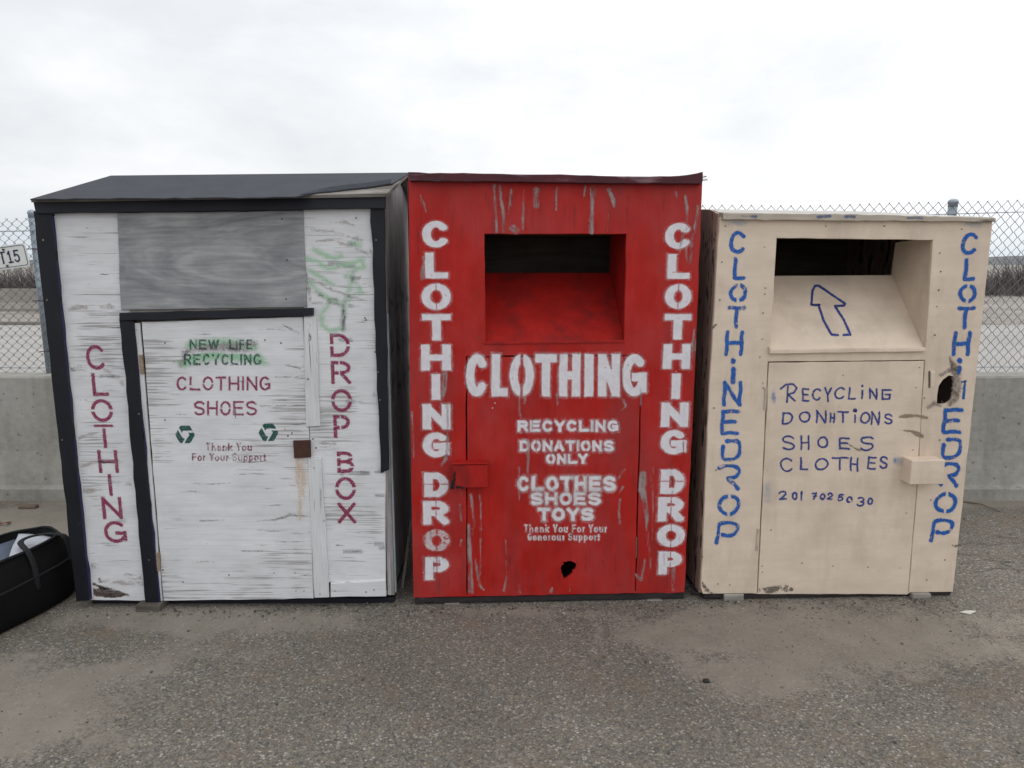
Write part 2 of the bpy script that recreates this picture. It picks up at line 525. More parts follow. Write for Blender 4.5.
class Bin:
    """a drop box: local x along the front, local y into the box, local z up; front face at y = 0"""

    def __init__(s, name, a, b, label):
        a, b = Vector((a[0], a[1], 0)), Vector((b[0], b[1], 0))
        s.o = (a + b) / 2
        d = (b - a).normalized()
        s.yaw = math.atan2(d.y, d.x)
        s.M = Matrix.Translation(s.o) @ Matrix.Rotation(s.yaw, 4, 'Z')
        s.Mi = s.M.inverted()
        s.root = bpy.data.objects.new(name, None)
        COL.objects.link(s.root)
        s.root.location = s.o
        s.root.rotation_euler = (0, 0, s.yaw)
        tag(s.root, label, 'donation bin', 'clothing donation bins in a row')
        s.rnd = np.random.default_rng(len(name) + int(abs(a.x * 100)))

    def L(s, px, py, w=0.0):
        n = (s.M.to_3x3() @ Vector((0, -1, 0)))
        p = s.Mi @ hit(px, py, s.M @ Vector((0, -w, 0)), n)
        return p

    def Lp(s, px, py, p0, n):
        return s.Mi @ hit(px, py, s.M @ Vector(p0), s.M.to_3x3() @ Vector(n))

    def slab(s, name, poly, w, t, mat, parent=None, holes=(), bev=0.002, step=14, amp=0.22):
        loops = []
        for l in [poly] + list(holes):
            l = densify(l, step, amp, s.rnd) if step else l
            loops.append([(p.x, p.z) for p in (s.L(x, y, w) for x, y in l)])
        me = slab_mesh(name, loops, lambda u, v, d: (u, -w + d, v), t, bev)
        return link(name, me, mat, parent or s.root)

    def side(s, name, x, poly_yz, t, mat, parent=None):
        """upright board in a plane of constant local x, thickness t towards +x"""
        me = slab_mesh(name, [poly_yz], lambda u, v, d: (x + d, u, v), t, 0.0)
        o = link(name, me, mat, parent or s.root)
        return o

    def box(s, name, x0, x1, y0, y1, z0, z1, mat, parent=None, bev=0.002):
        bm = bmesh.new()
        add_box(bm, x0, x1, y0, y1, z0, z1, bev)
        return bm_obj(name, bm, mat, parent or s.root)

    def letters(s, grids, w, mat, parent=None):
        for g in grids:
            decal_obj('letter', [g], lambda x, y: s.L(x, y, w + 0.0003), mat, parent or s.root)

    def decal(s, name, grids, w, mat, parent=None):
        o = decal_obj(name, grids, lambda x, y: s.L(x, y, w + 0.0003), mat, parent or s.root)
        o['kind'] = 'stuff'
        return o


# ------------------------------------------------------------------ stroke lettering as signed distance on fine grids
def arc(cx, cy, rx, ry, a0, a1, n=14):
    return [(cx + rx * math.cos(R(a0 + (a1 - a0) * i / n)), cy + ry * math.sin(R(a0 + (a1 - a0) * i / n))) for i in range(n + 1)]


def S_curve():
    return arc(.5, .76, .5, .24, 25, 250, 12) + arc(.5, .25, .5, .25, 80, -155, 12)


# (kind, points): 'L' straight strokes, 'A' curved strokes
GL = {
    'A': [('L', [(0, 0), (.5, 1)]), ('L', [(.5, 1), (1, 0)]), ('L', [(.2, .32), (.8, .32)])],
    'B': [('L', [(0, 0), (0, 1)]), ('L', [(0, 1), (.5, 1)]), ('L', [(0, .53), (.55, .53)]), ('L', [(0, 0), (.5, 0)]),
          ('A', arc(.5, .765, .42, .235, 90, -90)), ('A', arc(.5, .265, .5, .265, 90, -90))],
    'C': [('A', arc(.5, .5, .5, .5, 42, 318, 26))],
    'D': [('L', [(0, 0), (0, 1)]), ('L', [(0, 1), (.42, 1)]), ('L', [(0, 0), (.42, 0)]), ('A', arc(.42, .5, .58, .5, 90, -90, 18))],
    'E': [('L', [(0, 0), (0, 1)]), ('L', [(0, 1), (1, 1)]), ('L', [(0, .52), (.85, .52)]), ('L', [(0, 0), (1, 0)])],
    'F': [('L', [(0, 0), (0, 1)]), ('L', [(0, 1), (1, 1)]), ('L', [(0, .52), (.85, .52)])],
    'G': [('A', arc(.5, .5, .5, .5, 48, 325, 26)), ('L', [(.98, .12), (.98, .46)]), ('L', [(.98, .44), (.58, .44)])],
    'H': [('L', [(0, 0), (0, 1)]), ('L', [(1, 0), (1, 1)]), ('L', [(0, .5), (1, .5)])],
    'I': [('L', [(.5, 0), (.5, 1)])],
    'i': [('L', [(.5, 0), (.5, .62)]), ('A', [(.5, .98), (.5, 1.0)])],
    'K': [('L', [(0, 0), (0, 1)]), ('L', [(0, .4), (1, 1)]), ('L', [(.3, .58), (1, 0)])],
    'L': [('L', [(0, 1), (0, 0)]), ('L', [(0, 0), (1, 0)])],
    'N': [('L', [(0, 0), (0, 1)]), ('L', [(0, 1), (1, 0)]), ('L', [(1, 0), (1, 1)])],
    'O': [('A', arc(.5, .5, .5, .5, 0, 360, 32))],
    'P': [('L', [(0, 0), (0, 1)]), ('L', [(0, 1), (.5, 1)]), ('L', [(0, .45), (.5, .45)]), ('A', arc(.5, .725, .5, .275, 90, -90))],
    'R': [('L', [(0, 0), (0, 1)]), ('L', [(0, 1), (.5, 1)]), ('L', [(0, .48), (.55, .48)]), ('A', arc(.5, .74, .48, .26, 90, -90)), ('L', [(.48, .48), (1, 0)])],
    'S': [('A', S_curve())],
    'T': [('L', [(0, 1), (1, 1)]), ('L', [(.5, 1), (.5, 0)])],
    'U': [('L', [(0, .35), (0, 1)]), ('L', [(1, .35), (1, 1)]), ('A', arc(.5, .38, .5, .38, 180, 360))],
    'W': [('L', [(0, 1), (.25, 0)]), ('L', [(.25, 0), (.5, .9)]), ('L', [(.5, .9), (.75, 0)]), ('L', [(.75, 0), (1, 1)])],
    'X': [('L', [(0, 0), (1, 1)]), ('L', [(0, 1), (1, 0)])],
    'Y': [('L', [(0, 1), (.5, .48)]), ('L', [(1, 1), (.5, .48)]), ('L', [(.5, .48), (.5, 0)])],
    'V': [('L', [(0, 1), (.5, 0)]), ('L', [(1, 1), (.5, 0)])],
    # small roman letters (x-height 0.62), with short serifs
    'a': [('A', arc(.45, .2, .4, .2, 0, 360, 14)), ('L', [(.85, 0), (.85, .45)]), ('A', arc(.45, .42, .4, .2, 20, 150, 8))],
    'e': [('A', arc(.5, .31, .5, .31, 0, 320, 18)), ('L', [(.05, .31), (.95, .31)])],
    'h': [('L', [(.05, 0), (.05, 1)]), ('A', arc(.5, .35, .42, .27, 170, 0, 10)), ('L', [(.92, 0), (.92, .36)])],
    'k': [('L', [(.05, 0), (.05, 1)]), ('L', [(.05, .25), (.9, .62)]), ('L', [(.35, .38), (.95, 0)])],
    'n': [('L', [(.05, 0), (.05, .62)]), ('A', arc(.5, .35, .42, .27, 170, 0, 10)), ('L', [(.92, 0), (.92, .36)])],
    'o': [('A', arc(.5, .31, .5, .31, 0, 360, 18))],
    'p': [('L', [(.05, -.3), (.05, .62)]), ('A', arc(.5, .31, .45, .31, 0, 360, 16))],
    'r': [('L', [(.2, 0), (.2, .62)]), ('A', arc(.65, .35, .42, .27, 160, 60, 8))],
    's': [('A', [(.5 + (x - .5) * .9, y * .62) for x, y in S_curve()])],
    't': [('L', [(.4, .05), (.4, .85)]), ('L', [(0, .62), (.9, .62)]), ('A', arc(.65, .14, .25, .14, 180, 330, 6))],
    'u': [('L', [(.05, .22), (.05, .62)]), ('A', arc(.5, .24, .45, .24, 180, 330, 8)), ('L', [(.92, 0), (.92, .62)])],
    # digits
    '0': [('A', arc(.5, .5, .5, .5, 0, 360, 28))],
    '1': [('L', [(.5, 0), (.5, 1)]), ('L', [(.5, 1), (.2, .8)])],
    '2': [('A', arc(.5, .7, .48, .3, 165, -40, 14) + [(.05, 0)]), ('L', [(.02, 0), (1, 0)])],
    '3': [('A', arc(.42, .75, .48, .25, 150, -80, 12)), ('A', arc(.42, .26, .55, .26, 85, -150, 12))],
    '5': [('L', [(.9, 1), (.15, 1)]), ('L', [(.15, 1), (.1, .55)]), ('A', arc(.45, .32, .5, .32, 140, -150, 14))],
    '7': [('L', [(0, 1), (1, 1)]), ('L', [(1, 1), (.35, 0)]), ('L', [(.3, .5), (.9, .5)])],
}


def seg_sdf(P, a, b, hw, square):
    a = np.array(a)
    b = np.array(b)
    d = b - a
    L = np.linalg.norm(d)
    if L < 1e-6:
        return np.linalg.norm(P - a, axis=-1) - hw
    d = d / L
    q = P - a
    u = q @ d
    v = np.abs(q @ np.array((-d[1], d[0])))
    if square:
        du = np.maximum(-u, u - L) - hw
        dv = v - hw
        out = np.linalg.norm(np.stack((np.maximum(du, 0), np.maximum(dv, 0)), -1), axis=-1)
        return out + np.minimum(np.maximum(du, dv), 0)
    uu = np.clip(u, 0, L)
    return np.hypot(u - uu, v) - hw


def grid(x0, x1, y0, y1, step):
    nx = max(2, int(math.ceil((x1 - x0) / step)) + 1)
    ny = max(2, int(math.ceil((y1 - y0) / step)) + 1)
    X, Y = np.meshgrid(np.linspace(x0, x1, nx), np.linspace(y0, y1, ny))
    return np.stack((X, Y), -1)


def letter(ch, x0, x1, yt, yb, hw, shear=0.0, round_=False, gap=None, step=0.6, margin=3.5, wob=0.0, ky=1.0):
    """one stencilled or brushed letter: returns (grid positions in photo px, sd in px)"""
    P = grid(x0 - margin, x1 + margin, yt - margin, yb + margin, step)
    if ch in 'I1':
        cx0 = cx1 = None
    ix0, ix1, it, ib = x0 + hw, x1 - hw, yt * ky + hw, yb * ky - hw
    if ix1 < ix0:
        ix0 = ix1 = (x0 + x1) / 2
    Q = P
    if wob:
        ph = (x0 * 1.7 + yt * 0.9)
        Q = P + np.stack((wob * np.sin(P[..., 1] * .35 + ph), wob * np.sin(P[..., 0] * .4 + ph * 1.3)), -1)
    Q0 = Q
    Q = Q * np.array((1.0, ky))
    sd = np.full(P.shape[:2], 99.0)
    for kind, pts in GL[ch]:
        pp = [(ix0 + (ix1 - ix0) * u, ib + (it - ib) * v) for u, v in pts]
        h = hw * (1.25 if (ch == 'i' and kind == 'A') else 1)
        for a, b in zip(pp, pp[1:]):
            sd = np.minimum(sd, seg_sdf(Q, a, b, h, kind == 'L' and not round_))
    Q = Q0
    if not round_ and ch not in 'p':
        cx, cy = (x0 + x1) / 2, (yt + yb) / 2
        out = np.maximum(np.abs(Q[..., 0] - cx) - (x1 - x0) / 2, np.abs(Q[..., 1] - cy) - (yb - yt) / 2)
        sd = np.maximum(sd, out)
    if gap:
        cx, cy = (x0 + x1) / 2, (yt + yb) / 2
        for g in gap:
            if g[0] == 'v':
                sd = np.maximum(sd, g[1] - np.abs(Q[..., 0] - (x0 + (x1 - x0) * g[2])))
            else:
                sd = np.maximum(sd, g[1] - np.abs(Q[..., 1] - (yt + (yb - yt) * g[2])))
    pos = P.copy()
    pos[..., 0] += shear * (P[..., 1] - (yt + yb) / 2)
    return pos, sd


def stroke(pts, hw, step=0.8, margin=3.5):
    """free brush stroke / streak through photo points, hw may vary along it"""
    pts = [np.array(p, float) for p in pts]
    hws = list(hw) if hasattr(hw, '__len__') else [hw] * len(pts)
    mx = max(hws) + margin
    xs = [p[0] for p in pts]
    ys = [p[1] for p in pts]
    P = grid(min(xs) - mx, max(xs) + mx, min(ys) - mx, max(ys) + mx, step)
    sd = np.full(P.shape[:2], 99.0)
    for i, (a, b) in enumerate(zip(pts, pts[1:])):
        d = b - a
        L2 = max(d @ d, 1e-9)
        u = np.clip(((P - a) @ d) / L2, 0, 1)
        q = a + u[..., None] * d
        sd = np.minimum(sd, np.linalg.norm(P - q, axis=-1) - (hws[i] + (hws[i + 1] - hws[i]) * u))
    return P, sd


def blob(cx, cy, rx, ry, step=0.8, margin=4):
    P = grid(cx - rx - margin, cx + rx + margin, cy - ry - margin, cy + ry + margin, step)
    k = np.hypot((P[..., 0] - cx) / rx, (P[..., 1] - cy) / ry)
    return P, (k - 1) * min(rx, ry)


def merge(gs):
    return gs


def decal_obj(name, grids, to3, mat, parent, cut=3.4):
    vs, fs, at = [], [], []
    base = 0
    zoff = 0
    for gi, (P, sd) in enumerate(grids):
        ny, nx = sd.shape
        keep = sd < cut
        q = keep[:-1, :-1] | keep[1:, :-1] | keep[:-1, 1:] | keep[1:, 1:]
        used = np.zeros_like(keep)
        used[:-1, :-1] |= q
        used[1:, :-1] |= q
        used[:-1, 1:] |= q
        used[1:, 1:] |= q
        idx = -np.ones(sd.shape, int)
        idx[used] = np.arange(used.sum()) + base
        # the map is a plane-to-plane projection: fit it exactly from four corners
        for (i, j) in zip(*np.nonzero(used)):
            vs.append(to3(float(P[i, j, 0]), float(P[i, j, 1])))
        at.extend(sd[used].tolist())
        for (i, j) in zip(*np.nonzero(q)):
            fs.append((int(idx[i, j]), int(idx[i + 1, j]), int(idx[i + 1, j + 1]), int(idx[i, j + 1])))
        base += int(used.sum())
    me = bpy.data.meshes.new(name)
    me.from_pydata([tuple(v) for v in vs], [], fs)
    a = me.attributes.new('sd', 'FLOAT', 'POINT')
    a.data.foreach_set('value', np.array(at, np.float32))
    me.update()
    return link(name, me, mat, parent)


def line_text(txt, x0, x1, yt, yb, hw, gaps=None, round_=False, wide=None, space=0.35, gap_px=1.2, step=0.45, wob=0.0, small=False, margin=2.5):
    """spread a word evenly between x0 and x1"""
    wide = wide or {}
    W = [0.45 if c == ' ' else wide.get(c, 0.28 if c in 'Ii' else (0.6 if c in 'rst' else 1.0)) for c in txt]
    n = len(txt)
    unit = (x1 - x0 - gap_px * (n - 1)) / sum(W)
    out = []
    x = x0
    for c, w in zip(txt, W):
        if c != ' ':
            out.append(letter(c, x, x + unit * w, yt, yb, hw, 0, round_, (gaps or {}).get(c), step, margin, wob))
        x += unit * w + gap_px
    return out


# ------------------------------------------------------------------ setting: ground, road, kerb
def sheet(name, x0, x1, y0, y1, z, mat, kind='structure'):
    me = mesh_from(name, [(x0, y0, z), (x1, y0, z), (x1, y1, z), (x0, y1, z)], [(0, 1, 2, 3)])
    o = link(name, me, mat)
    tag(o, kind=kind)
    return o


def sand_mat():
    m, t, b = new_mat('dry sand', 0.95, 0.1)
    co = obj_coord(t, False)
    n1 = noise(t, co, 0.35, 6, 0.6)
    n2 = noise(t, co, 6, 5, 0.6)
    k = mth(t, 'ADD', mth(t, 'MULTIPLY', n1, 0.6), mth(t, 'MULTIPLY', n2, 0.4))
    t.links.new(ramp(t, k, [(0.36, (0.19, 0.17, 0.145)), (0.5, (0.30, 0.278, 0.25)), (0.62, (0.39, 0.365, 0.33))]), b.inputs['Base Color'])
    bump(t, b, n2, 0.4, 0.02)
    return m


def road_mat():
    m, t, b = new_mat('pale worn road', 0.9, 0.15)
    co = obj_coord(t, False)
    n1 = noise(t, mapping(t, co, (0.25, 1.2, 1)), 1.0, 5, 0.6)
    n2 = noise(t, co, 60, 3, 0.6)
    k = mth(t, 'ADD', mth(t, 'MULTIPLY', n1, 0.7), mth(t, 'MULTIPLY', n2, 0.3))
    t.links.new(ramp(t, k, [(0.35, (0.33, 0.318, 0.30)), (0.65, (0.43, 0.415, 0.395))]), b.inputs['Base Color'])
    return m


def lot_mat():
    m, t, b = new_mat('worn asphalt with dirt', 0.92, 0.2)
    co = obj_coord(t, False)
    sep = nd(t, 'ShaderNodeSeparateXYZ')
    t.links.new(co, sep.inputs[0])

    def vor(scale):
        v = nd(t, 'ShaderNodeTexVoronoi')
        v.inputs['Scale'].default_value = scale
        t.links.new(co, v.inputs['Vector'])
        s = nd(t, 'ShaderNodeSeparateColor')
        t.links.new(v.outputs['Color'], s.inputs[0])
        return v.outputs['Distance'], s.outputs[0], s.outputs[1]
    d1, r1, q1 = vor(128)
    d2, r2, q2 = vor(300)
    stones = mix(t, 0.38, ramp(t, r1, [(0.0, (0.085, 0.078, 0.070)), (0.25, (0.150, 0.143, 0.137)), (0.42, (0.184, 0.165, 0.138)), (0.60, (0.225, 0.178, 0.120)), (0.72, (0.215, 0.202, 0.184)), (0.9, (0.30, 0.272, 0.225)), (0.97, (0.42, 0.39, 0.34)), (1.0, (0.56, 0.53, 0.47))]),
                 ramp(t, r2, [(0.0, (0.088, 0.081, 0.070)), (0.5, (0.176, 0.162, 0.140)), (1.0, (0.32, 0.295, 0.255))]))
    gapm = ramp(t, d1, [(0.35, 1.0), (0.75, 0.72)])
    stones = mix(t, 1.0, stones, gapm, 'MULTIPLY')
    big = noise(t, co, 1.3, 5, 0.6)
    mid = noise(t, co, 7, 5, 0.62)
    stones = mix(t, 1.0, stones, ramp(t, big, [(0.3, 0.82), (0.7, 1.18)]), 'MULTIPLY')
    # ochre fines in the hollows
    och = ramp(t, mth(t, 'ADD', mth(t, 'MULTIPLY', noise(t, co, 2.3, 4, 0.6), 0.6), mth(t, 'MULTIPLY', mid, 0.4)), [(0.52, 0), (0.64, 1)])
    stones = mix(t, mth(t, 'MULTIPLY', och, 0.34), stones, (0.20, 0.145, 0.095))
    fine = noise(t, co, 140, 3, 0.7)
    dirt = ramp(t, mth(t, 'ADD', mth(t, 'MULTIPLY', mid, 0.6), mth(t, 'MULTIPLY', fine, 0.4)), [(0.35, (0.212, 0.188, 0.155)), (0.65, (0.285, 0.256, 0.214))])
    # patches of washed-in sand: centre x, y, radius x, y, strength
    total = None
    for cx, cy, rx, ry, s in PATCHES:
        dx = mth(t, 'DIVIDE', mth(t, 'SUBTRACT', sep.outputs[0], cx), rx)
        dy = mth(t, 'DIVIDE', mth(t, 'SUBTRACT', sep.outputs[1], cy), ry)
        d = mth(t, 'SQRT', mth(t, 'ADD', mth(t, 'MULTIPLY', dx, dx), mth(t, 'MULTIPLY', dy, dy)))
        v = mth(t, 'MULTIPLY', mth(t, 'SUBTRACT', 1.35, d), s)
        total = v if total is None else mth(t, 'MAXIMUM', total, v)
    warp = mth(t, 'ADD', mth(t, 'MULTIPLY', mth(t, 'SUBTRACT', noise(t, co, 3.1, 6, 0.62), 0.5), 1.9), mth(t, 'MULTIPLY', mth(t, 'SUBTRACT', r1, 0.5), 0.25))
    pm = ramp(t, mth(t, 'ADD', total, warp), [(0.30, 0), (0.62, 1)])
    pm = mth(t, 'MULTIPLY', pm, ramp(t, r1, [(0.90, 0.93), (0.96, 0.55)]))
    c = mix(t, pm, stones, dirt)
    t.links.new(c, b.inputs['Base Color'])
    h = mth(t, 'MULTIPLY', mth(t, 'SUBTRACT', 1.0, d1), mth(t, 'SUBTRACT', 1.0, mth(t, 'MULTIPLY', pm, 0.85)))
    h = mth(t, 'ADD', h, mth(t, 'MULTIPLY', r1, 0.5))
    bump(t, b, mth(t, 'ADD', h, mth(t, 'MULTIPLY', mid, 0.6)), 0.55, 0.004)
    return m


PATCHES = [(-2.7, 4.1, 1.5, 0.55, 1.0), (-1.75, 2.35, 0.55, 0.42, 0.75), (-1.35, 2.93, 0.72, 0.14, 1.0), (-1.0, 2.65, 0.45, 0.12, 0.35),
           (1.35, 2.80, 0.95, 0.32, 0.95), (0.95, 2.52, 0.33, 0.18, 0.75), (2.5, 2.85, 0.7, 0.2, 0.6), (0.2, 3.0, 0.5, 0.08, 0.5),
           (3.6, 4.5, 1.2, 0.14, 1.0), (0.0, 2.0, 0.5, 0.15, 0.2)]

ground = sheet('ground', -1500, 1500, -60, 2500, 0.0, sand_mat())
lot = sheet('parking_lot', -30, 30, -30, 4.62, 0.004, lot_mat())
road = sheet('road', -300, 300, 4.9, 18.4, 0.004, road_mat())
bm = bmesh.new()
add_box(bm, -300, 4, 18.42, 18.62, 0.0, 0.09, 0.01)
kerb = tag(bm_obj('kerb', bm, plain('brown kerb stone', (0.28, 0.255, 0.225), 0.9, 0.3, 2)), kind='structure')

# low hills at the horizon
bm = bmesh.new()
prev = None
for i in range(121):
    x = -1500 + 25 * i
    z = 3 + max(0, x) * 0.004 + 5 * (0.5 + 0.5 * math.sin(i * 0.21 + 1)) + 5 * (0.5 + 0.5 * math.sin(i * 0.53)) + random.uniform(0, 1.2)
    cur = [bm.verts.new((x, 1180, 0.0)), bm.verts.new((x, 1230, z * 0.75)), bm.verts.new((x, 1300, z)), bm.verts.new((x, 1450, 0))]
    if prev:
        for k in range(3):
            bm.faces.new((prev[k], cur[k], cur[k + 1], prev[k + 1]))
    prev = cur
tag(bm_obj('hills', bm, plain('far hill scrub', (0.16, 0.17, 0.175), 0.95, 0.2, 0.02)), kind='structure')

# cracks in the asphalt on the right
def ground_to3(z):
    return lambda x, y: gnd(x, y, z)


cr = []
for pts in ([(950, 546), (975, 543), (990, 545), (1024, 542)], [(955, 553), (985, 556), (1010, 566)], [(985, 533), (1003, 537), (1024, 540)], [(960, 564), (985, 560), (1024, 563)],
            [(975, 572), (1000, 568), (1030, 571)]):
    g = []
    for a, b_ in zip(pts, pts[1:]):
        n = 5
        for k in range(n):
            g.append((a[0] + (b_[0] - a[0]) * k / n + random.uniform(-.8, .8), a[1] + (b_[1] - a[1]) * k / n + random.uniform(-.7, .7)))
    g.append(pts[-1])
    cr.append(stroke(g, [random.uniform(0.15, 0.7) for _ in g], 0.7, 2))
decal_obj('crack', cr, ground_to3(0.0052), decal_mat('asphalt crack', (0.05, 0.046, 0.042), 0.6, amp=1.0, nscale=60, opac=0.36, wear=(0.36, 0.1)), lot, 1.6)

# ------------------------------------------------------------------ concrete barrier, fence
BY = 4.56                                                              # foot of the barrier
barrier = bpy.data.objects.new('concrete_barrier', None)
COL.objects.link(barrier)
barrier.location = (0, BY, 0)
tag(barrier, 'long pale concrete barrier running behind the three bins, under the wire fence', 'barrier')
prof = [(-0.02, 0), (-0.02, 0.085), (0.035, 0.10), (0.075, 0.33), (0.10, 0.835), (0.112, 0.848), (0.288, 0.848), (0.30, 0.835), (0.33, 0.33), (0.37, 0.10), (0.42, 0.085), (0.42, 0)]
for i in range(4):
    x0, x1 = -7.25 + i * 3.66, -7.25 + (i + 1) * 3.66 - 0.012
    bm = bmesh.new()
    ra = []
    for k in range(17):
        x = x0 + (x1 - x0) * k / 16
        ra.append([bm.verts.new((x, y + random.uniform(-.0012, .0012), z + (random.uniform(-.0025, .0015) if z > .3 else 0))) for y, z in prof])
    for a, b_ in zip(ra, ra[1:]):
        for k in range(len(prof)):
            j = (k + 1) % len(prof)
            bm.faces.new((a[k], b_[k], b_[j], a[j]))
    bm.faces.new(ra[0])
    bm.faces.new(ra[-1][::-1])
    bm_obj('segment', bm, M['concrete'], barrier)

FY = BY + 0.21
FZ0, FZ1 = 0.86, 1.955
fence = bpy.data.objects.new('chain_link_fence', None)
COL.objects.link(fence)
fence.location = (0, FY, 0)
tag(fence, 'chain link fence with steel posts standing on the concrete barrier', 'fence')
pitch, rows = 0.0328, 34
hz = (FZ1 - FZ0) / rows
bm = bmesh.new()
nw = int(12.4 / pitch)
for i in range(nw):
    xa = -6.6 + i * pitch
    pts = []
    for k in range(rows + 1):
        s = (k + i) % 2
        sag = 0.006 * math.sin(xa * 2.1) + 0.004 * math.sin(xa * 5.3 + k * 0.2)
        pts.append((xa + (pitch + 0.004) * s - 0.002 + 0.002 * math.sin(k * 1.7 + i), 0.006 * (1 if s else -1), FZ0 + (hz * k) * (1.0 + 0.016 * xa) + sag))
    # twisted, cut end
    last = pts[-1]
    pts.append((last[0] + (0.0015 if s == 0 else -0.0015), last[1] + 0.003, last[2] + 0.006))
    rings_ = [[bm.verts.new((p[0] + 0.0026 * math.cos(q * math.pi / 2), p[1] + 0.0020 * math.sin(q * math.pi / 2), p[2])) for q in range(4)] for p in pts]
    for ra_, rb_ in zip(rings_, rings_[1:]):
        for q in range(4):
            bm.faces.new((ra_[q], ra_[(q + 1) % 4], rb_[(q + 1) % 4], rb_[q]))
o = bm_obj('wire_mesh', bm, M['wire'], fence)
o['kind'] = 'stuff'
for z in (FZ1 - 0.075, FZ0 + 0.03):
    bm = bmesh.new()
    add_tube(bm, [(-6.6 + 0.4 * k, 0.014, z + (0.0175 * (-6.6 + 0.4 * k) if z > 1.2 else 0) + 0.004 * math.sin(k * 1.3)) for k in range(32)], 0.0028, 5)
    bm_obj('tension_wire', bm, M['galv'], fence)


def fence_post(x, top, r, lean=0.0):
    bm = bmesh.new()
    add_tube(bm, [(x, 0.045, 0.849), (x + lean, 0.045, top - 0.02)], r, 14)
    p = bm_obj('post', bm, M['galv'], fence, True)
    bm = bmesh.new()
    add_tube(bm, [(x + lean, 0.045, top - 0.032), (x + lean, 0.045, top - 0.01), (x + lean, 0.045, top - 0.006), (x + lean, 0.045, top + 0.006), (x + lean, 0.045, top + 0.016), (x + lean, 0.045, top + 0.022)],
             [r * 1.04, r * 1.04, r * 1.16, r * 1.1, r * 0.8, r * 0.25], 14)
    bm_obj('post_cap', bm, M['galv'], p, True)
    for z in (1.0, 1.35, 1.7):
        bm = bmesh.new()
        add_tube(bm, [(x - r - 0.01, 0.0, z), (x - r - 0.004, 0.03, z), (x, 0.045 - r - 0.006, z + 0.002), (x + r + 0.004, 0.03, z), (x + r + 0.03, -0.012, z - 0.004)], 0.003, 5)
        bm_obj('tie_wire', bm, M['rust'], p)


for px, top in ((-3.24, 1.94), (-5.7, 1.9), (-0.2, 1.99), (2.972, 2.012), (5.6, 2.05)):
    fence_post(px, top, 0.029 if px > 0 else 0.026)

# number plate hung on the fence at the left
pl_o = bpy.data.objects.new('number_plate', None)
COL.objects.link(pl_o)
fpl = lambda x, y, dy: hit(x, y, Vector((0, FY - 0.02 - dy, 0)), Vector((0, 1, 0)))
c0 = fpl(5.3, 257.5, 0)
pl_o.location = c0
pl_o.rotation_euler = (0, -R(7.5), 0)
tag(pl_o, 'white number plate with dark border and figures T15 wired to the fence', 'sign')


def rrect(w, h, r, n=5):
    out = []
    for cx, cy, a in ((w / 2 - r, h / 2 - r, 0), (-w / 2 + r, h / 2 - r, 90), (-w / 2 + r, -h / 2 + r, 180), (w / 2 - r, -h / 2 + r, 270)):
        out += [(cx + r * math.cos(R(a + 90 * k / n)), cy + r * math.sin(R(a + 90 * k / n))) for k in range(n + 1)]
    return out


link('plate', slab_mesh('plate', [rrect(.305, .155, .022)], lambda u, v, d: (u, d, v), 0.003, 0.0006), M['plate'], pl_o)
M['ink'] = plain('dark blue black ink', (0.035, 0.04, 0.075), 0.5)
me = slab_mesh('border', [rrect(.287, .137, .016), rrect(.279, .129, .013)], lambda u, v, d: (u, d - 0.0012, v), 0.001, 0)
link('border', me, M['ink'], pl_o)


def plate_text():
    gs = []
    for ch, x0, x1 in (('T', -0.042, 0.006), ('1', 0.012, 0.052), ('5', 0.058, 0.100)):
        s = 1000.
        P, sdv = letter(ch, x0 * s, x1 * s, -41, 41, 5.2, step=2.2, margin=8, gap=None)
        gs.append((P, sdv / 4.0))
        if ch == '1':
            P, sdv = stroke([(20, 36), (46, 36)], 5.0, 2.0, 8)
            gs.append((P, sdv / 4.0))
    return gs


decal_obj('lettering', plate_text(), lambda x, y: (x / 1000., -0.0022, -y / 1000.), decal_mat('plate figures', (0.035, 0.04, 0.085), 0.3, amp=0.1), pl_o, 1.8)
for x, z in ((0.002, 0.052), (0.002, -0.056)):
    bm = bmesh.new()
    add_tube(bm, [(x, -0.007, z), (x, 0.012, z)], 0.0075, 8)
    bm_obj('bolt', bm, M['nail'], pl_o)

# low concrete wall across the road on the left
far = tag(bpy.data.objects.new('far_barrier', None), 'low tan concrete barrier far across the road, seen through the fence at left', 'barrier')
COL.objects.link(far)
far.location = (-24, 24.2, 0)
for i in range(8):
    bm = bmesh.new()
    x0 = -20 + i * 4.0
    pr = [(-.3, 0), (-.3, .08), (-.14, .28), (-.09, .76), (.09, .76), (.14, .28), (.3, .08), (.3, 0)]
    a = [bm.verts.new((x0, y, z)) for y, z in pr]
    b_ = [bm.verts.new((x0 + 3.97, y, z)) for y, z in pr]
    for k in range(len(pr)):
        j = (k + 1) % len(pr)
        bm.faces.new((a[k], b_[k], b_[j], a[j]))
    bm.faces.new(a)
    bm.faces.new(b_[::-1])
    bm_obj('segment', bm, M['far_con'] if 'far_con' in M else M.setdefault('far_con', plain('tan concrete', (0.30, 0.28, 0.25), 0.9, 0.25, 3)), far)


